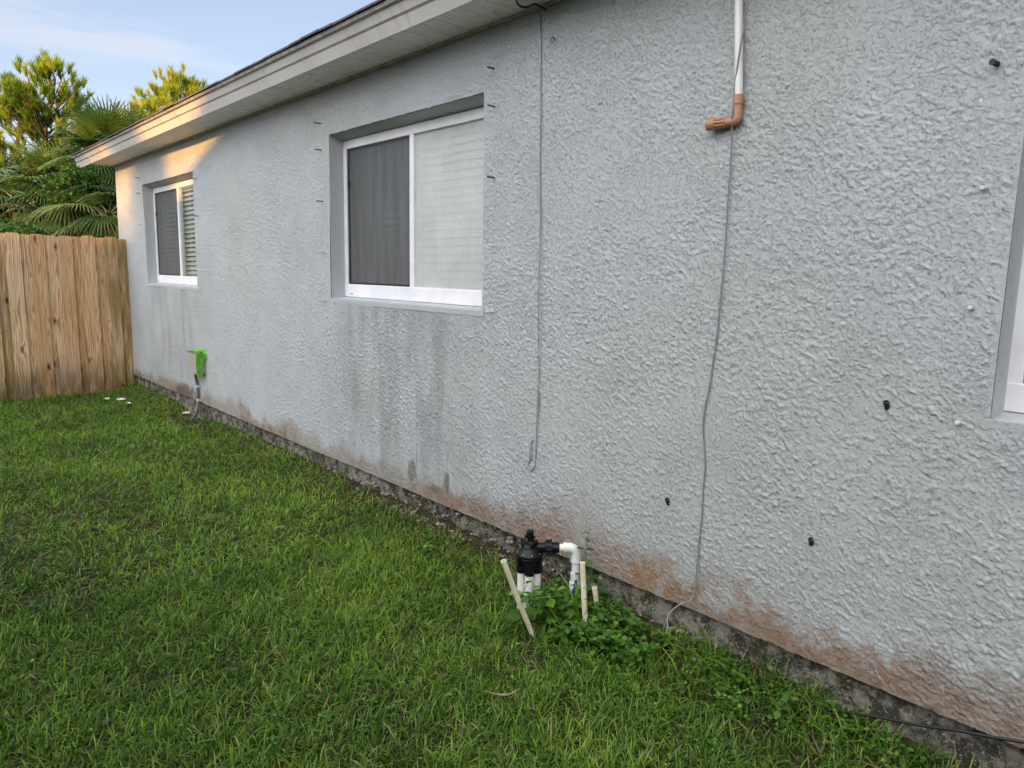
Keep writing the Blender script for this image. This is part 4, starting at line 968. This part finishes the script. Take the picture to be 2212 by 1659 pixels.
# pebbles fallen from the footing
def pebbles():
    m=MB(); r=random.Random(5); ico=[]
    bm=bmesh.new(); bmesh.ops.create_icosphere(bm,subdivisions=1,radius=1); iv=[v.co.copy() for v in bm.verts]; fc=[tuple(v.index for v in f.verts) for f in bm.faces]; bm.free()
    for k in range(520):
        y=r.choice((r.gauss(3.0,.7),r.uniform(.6,9))); x=min(2.37,WX+.01-abs(r.gauss(0,.035))); s=r.choice((.003,.004,.006,.009,.013))*r.uniform(.7,1.2)
        z=float(gz(x,y))+s*.4
        if x>2.33: z+=r.uniform(0,.12)*math.exp(-((y-3.1)/.9)**2); x=2.37
        a=r.uniform(0,6.3); sc=(s*r.uniform(.8,1.5),s*r.uniform(.8,1.3),s*r.uniform(.5,.9))
        m.add([(x+v.x*sc[0]*math.cos(a)-v.y*sc[1]*math.sin(a),y+v.x*sc[0]*math.sin(a)+v.y*sc[1]*math.cos(a),z+v.z*sc[2]) for v in iv],fc)
    kind(tag(m.build('gravel',M_PEB),'loose gravel and shell crumbled from the footing','gravel'),'stuff')
pebbles()

# ================================================================== TREES BEHIND THE FENCE
def dirpt(px,py,dist):
    d=CR*((px-1106)/FOC)-CU*((py-829.5)/FOC)+CF; h=math.hypot(d.x,d.y); return EYE+d*(dist/h)
def needles(P,D,n,L0,tn):
    k=len(P); P=np.repeat(P,n,0); D=np.repeat(D,n,0); m=len(P); T=np.repeat(tn,n)
    t=rng.random(m)[:,None]; base=P-D*(1-t)*L0*.9
    v=rng.normal(0,1,(m,3)); v-=D*np.sum(v*D,1,keepdims=True); v/=np.linalg.norm(v,axis=1,keepdims=True)+1e-9
    dd=D*rng.uniform(.75,1.3,m)[:,None]+v*rng.uniform(.25,.8,m)[:,None]; dd/=np.linalg.norm(dd,axis=1,keepdims=True)
    L_=rng.uniform(.7,1.15,m)[:,None]*L0; w=np.cross(dd,rng.normal(0,1,(m,3))); w/=np.linalg.norm(w,axis=1,keepdims=True)+1e-9; w*=.009
    V=np.stack([base-w,base+w,base+dd*L_],1).reshape(-1,3); F=np.arange(m*3).reshape(-1,3)
    return V,F,np.repeat(np.clip(T+rng.normal(0,.1,m),0,1),3)
def pine(trunk_px,dist,lobes,lab,seed):        # lobes: (px, py, rx, ry, tips) outlines of the crown as seen at that distance
    global rng; rng=np.random.default_rng(seed); r=random.Random(seed)
    k=dist/FOC*1.03; topy=min(l[1]-l[3] for l in lobes); top=dirpt(trunk_px,topy,dist); base=Vector((top.x,top.y,-.1))
    root=empty('pine_tree',(base.x,base.y,0)); tag(root,lab,'tree','pines behind the fence')
    H=top.z-.3; m=MB(); tp=[Vector((base.x+.14*math.sin(i*1.3),base.y+.1*math.sin(i*.9+1),-.1+H*i/11)) for i in range(12)]
    m.tube(tp,[.10*(1-.85*i/11)+.012 for i in range(12)],10); m.build('trunk',M_BARK,root)
    bm_=MB(); P=[];D=[];T=[]
    for (px,py,rx,ry,n) in lobes:
        c=dirpt(px,py,dist)
        for j in range(n):
            while True:
                q=Vector((r.uniform(-1,1),r.uniform(-1,1),r.uniform(-1,1)))
                if .35<q.length<1: break
            tip=c+Vector((q.x*rx*k,q.y*rx*k,q.z*ry*k-.15)); hd=math.hypot(tip.x-base.x,tip.y-base.y)
            z=max(1.0,min(tip.z-.15,tip.z-.55*hd-.2)); f=min(.999,z/H)*11; a=tp[int(f)].lerp(tp[min(11,int(f)+1)],f%1)
            mid=a.lerp(tip,.55)+Vector((r.uniform(-.1,.1),r.uniform(-.1,.1),-.10*hd)); pp=smoothpath([a,mid,tip],3)
            bm_.tube(pp,[.017*(1-.7*i/len(pp)) for i in range(len(pp))],5)
            out=Vector((q.x,q.y,.4+q.z*.4)).normalized(); tn=r.gauss(.68,.2)
            for g in range(r.randint(2,4)):
                o=Vector((r.gauss(0,.16),r.gauss(0,.16),r.gauss(0,.13))); bm_.tube([pp[-2],tip+o],[.008,.005],4)
                P.append(list(tip+o)); D.append(list((out*.6+Vector((r.gauss(0,.2),r.gauss(0,.2),.8))).normalized())); T.append(tn+(.2 if trunk_px>300 else 0)+r.gauss(0,.08))
    bm_.build('limb',M_BARK,root)
    V,F,TT=needles(np.array(P),np.array(D),80,.22,np.array(T)); np_obj('crown',V,F,M_PINE,root,TT,False)
pine(38,25,[(5,235,52,80,36),(20,350,60,40,9)],'tall pine with bare lower limbs at the left edge behind the palm',41)
pine(100,22,[(98,208,74,76,66),(120,295,55,36,14)],'rounded dark pine right of the leftmost one, above the palm',42)
pine(392,27,[(385,228,66,66,105)],'bright yellow green pine rising behind the roof edge',43)
pine(325,26,[(322,262,50,44,50)],'lower yellow green pine crown left of the brightest one',44)

def fan(P0,az,el,Lp,R,nseg,tint,V,F,T,droop,r,PB):
    d=np.array([math.cos(az)*math.cos(el),math.sin(az)*math.cos(el),math.sin(el)]); side=np.array([-math.sin(az),math.cos(az),0]); up=np.cross(d,side)*-1
    if up[2]<0: up=-up
    hub=np.array(P0)+d*Lp+np.array([0,0,-.12*Lp*(1-math.sin(max(el,0)))])
    PB.tube([Vector(P0),Vector((np.array(P0)+hub)/2+np.array([0,0,.05])),Vector(hub)],[.016,.012,.008],5)
    for k in range(nseg):
        a=(k/(nseg-1)-.5)*rad(235); rr=R*(1-.28*abs(a)/2.05)*r.uniform(.9,1.05)
        dir_=d*math.cos(a)+side*math.sin(a)+up*(.25*abs(math.sin(a)))
        w=.0135; sd=np.cross(dir_,up); sd/=np.linalg.norm(sd)+1e-9; lv=6; b=len(V)
        for i in range(lv):
            t=i/(lv-1); p=hub+dir_*rr*t+np.array([0,0,-droop*rr*t**2.2*r.uniform(.9,1.1)])
            ww=w*(.5+1.3*t if t<.45 else 1.1*(1-t)/.55+.05)
            V+= [p-sd*ww,p+up*.006,p+sd*ww]; T+=[tint+.12*t]*3
        for i in range(lv-1):
            for j in (0,1): F.append((b+3*i+j,b+3*i+j+1,b+3*i+j+4,b+3*i+j+3))
def palm(c,nf,lab,seed,R=.75,Lp=.75,el0=-.7,el1=1.3,trunk=True,tb=.4,dr=(.15,.6)):
    r=random.Random(seed); root=empty('palm',(c.x,c.y,0)); tag(root,lab,'palm','palms behind the fence'); V=[];F=[];T=[];PB=MB()
    if trunk: MB().tube([(c.x+.04*math.sin(i),c.y,c.z*i/8-.05*(i==0)) for i in range(9)],[.17+.012*(i%2) for i in range(9)],12).build('trunk',M_BARK,root)
    for k in range(nf):
        az=k*2.4+r.uniform(-.3,.3); el=el1+(el0-el1)*((k+.5)/nf)**.9; 
        fan((c.x,c.y,c.z+.1),az,el,Lp*r.uniform(.8,1.15),R*r.uniform(.85,1.12),40,np.clip(r.gauss(tb,.13),0,.95),V,F,T,dr[0]+(dr[1]-dr[0])*(k/nf),r,PB)
    PB.build('stalk',simple('palm_stalk',(.10,.13,.05),.6),root)
    np_obj('crown',np.array(V),np.array(F),M_PALM,root,np.array(T),False)
palm(dirpt(236,352,12.6),24,'sabal palm with upright fans rising just behind the end of the eave',51,.62,.38,-.5,1.4)
palm(dirpt(282,352,13.4),16,'small sabal palm whose upright fans show just over the roof edge',57,.62,.35,.2,1.45)
palm(dirpt(128,420,14.0),24,'sabal palm with yellow lit fans left of the tallest fans',52,.66,.42,tb=.6)
palm(dirpt(50,462,12.6),26,'palm with long drooping fronds over the left part of the fence',53,.72,.5,-1.1,.8,tb=.4,dr=(.5,1.1))
palm(dirpt(165,462,12.0),24,'palm with drooping fronds half buried in vines above the fence',54,.62,.45,-1.2,.7,tb=.42,dr=(.5,1.1))
palm(dirpt(238,480,11.3),16,'low palm with yellowish drooping fans beside the house corner',55,.52,.36,-.9,.8,tb=.68,dr=(.4,.9))
palm(dirpt(-60,450,13.5),20,'palm whose fronds only just reach in at the left edge',56,.7,.5,-1.0,.9,tb=.5,dr=(.4,1.0))
def shrub(name,c,rx,ry,rz,n,size,lab,cat,mat,seed,hollow=.55):
    r=np.random.default_rng(seed); root=empty(name,(c.x,c.y,0)); tag(root,lab,cat); m=MB()
    for k in range(9):
        a=k*.7; e=Vector((c.x+math.cos(a)*rx*.7,c.y+math.sin(a)*ry*.7,c.z+r.uniform(-.3,.6)*rz)); m.tube(smoothpath([(c.x+.1*math.cos(a),c.y+.1*math.sin(a),-.1),(c.x+math.cos(a)*rx*.3,c.y+math.sin(a)*ry*.3,c.z*.6),e],3),[.03-.003*i for i in range(7)],6)
    m.build('stem',M_BARK,root)
    v=r.normal(0,1,(n,3)); v/=np.linalg.norm(v,axis=1,keepdims=True); rad_=(hollow+(1-hollow)*r.random(n)**.6)
    lump=1+.22*np.sin(v[:,0]*5+1)+.18*np.sin(v[:,2]*7+v[:,1]*4)
    P=np.array([c.x,c.y,c.z])+v*np.array([rx,ry,rz])*(rad_*lump)[:,None]
    P[:,2]=np.maximum(P[:,2],.05)
    V,F,T=leaves(P,r.uniform(0,2*PI,n),r.normal(-.3,.5,n),r.uniform(size*.6,size*1.2,n),np.clip(r.normal(.45,.22,n),0,1),roll=r.normal(0,.5,n)); np_obj('foliage',V,F,mat,root,T,False)
shrub('vine',dirpt(172,418,11.7),.42,.35,.40,3000,.055,'bright green round leaved vine heaped over the palm','vine',M_VINE,61)
shrub('vine',dirpt(143,480,11.5),.10,.10,.35,500,.05,'yellow green strand of vine hanging below the leafy heap','vine',M_VINE,62)
shrub('shrub',dirpt(25,505,10.4),.55,.2,.13,900,.05,'low pale green creeper topping the fence at the left edge','shrub',M_VINE,63)
shrub('shrub',dirpt(215,450,13.6),1.3,.9,1.15,9000,.07,'dark dense shrub filling the gap behind the palms by the house corner','shrub',M_SHRUB,64,.3)
shrub('shrub',dirpt(60,470,15.5),1.7,.9,.95,9000,.07,'dark dense shrub behind the drooping palm at the left','shrub',M_SHRUB,65,.3)

def sunside(c,t,zc,rx,rz,n,lab,seed):                 # trees across the street on the sun's side, beyond the neighbour
    p=Vector((WX-t,c+WX-t,zc+.267*t)); shrub('tree',p,rx,rx,rz,n,.16,lab,'tree',M_VINE,seed,.15)
sunside(6.25,24,2.3,.52,1.3,1500,'slender leafy tree far beyond the neighbouring house',71)
sunside(7.9,31,3.0,1.25,.42,2600,'tall tree with a flat crown beyond the neighbouring house',73)
sunside(8.6,23,.30,1.75,1.9,10000,'broad round tree far beyond the neighbouring house',72)
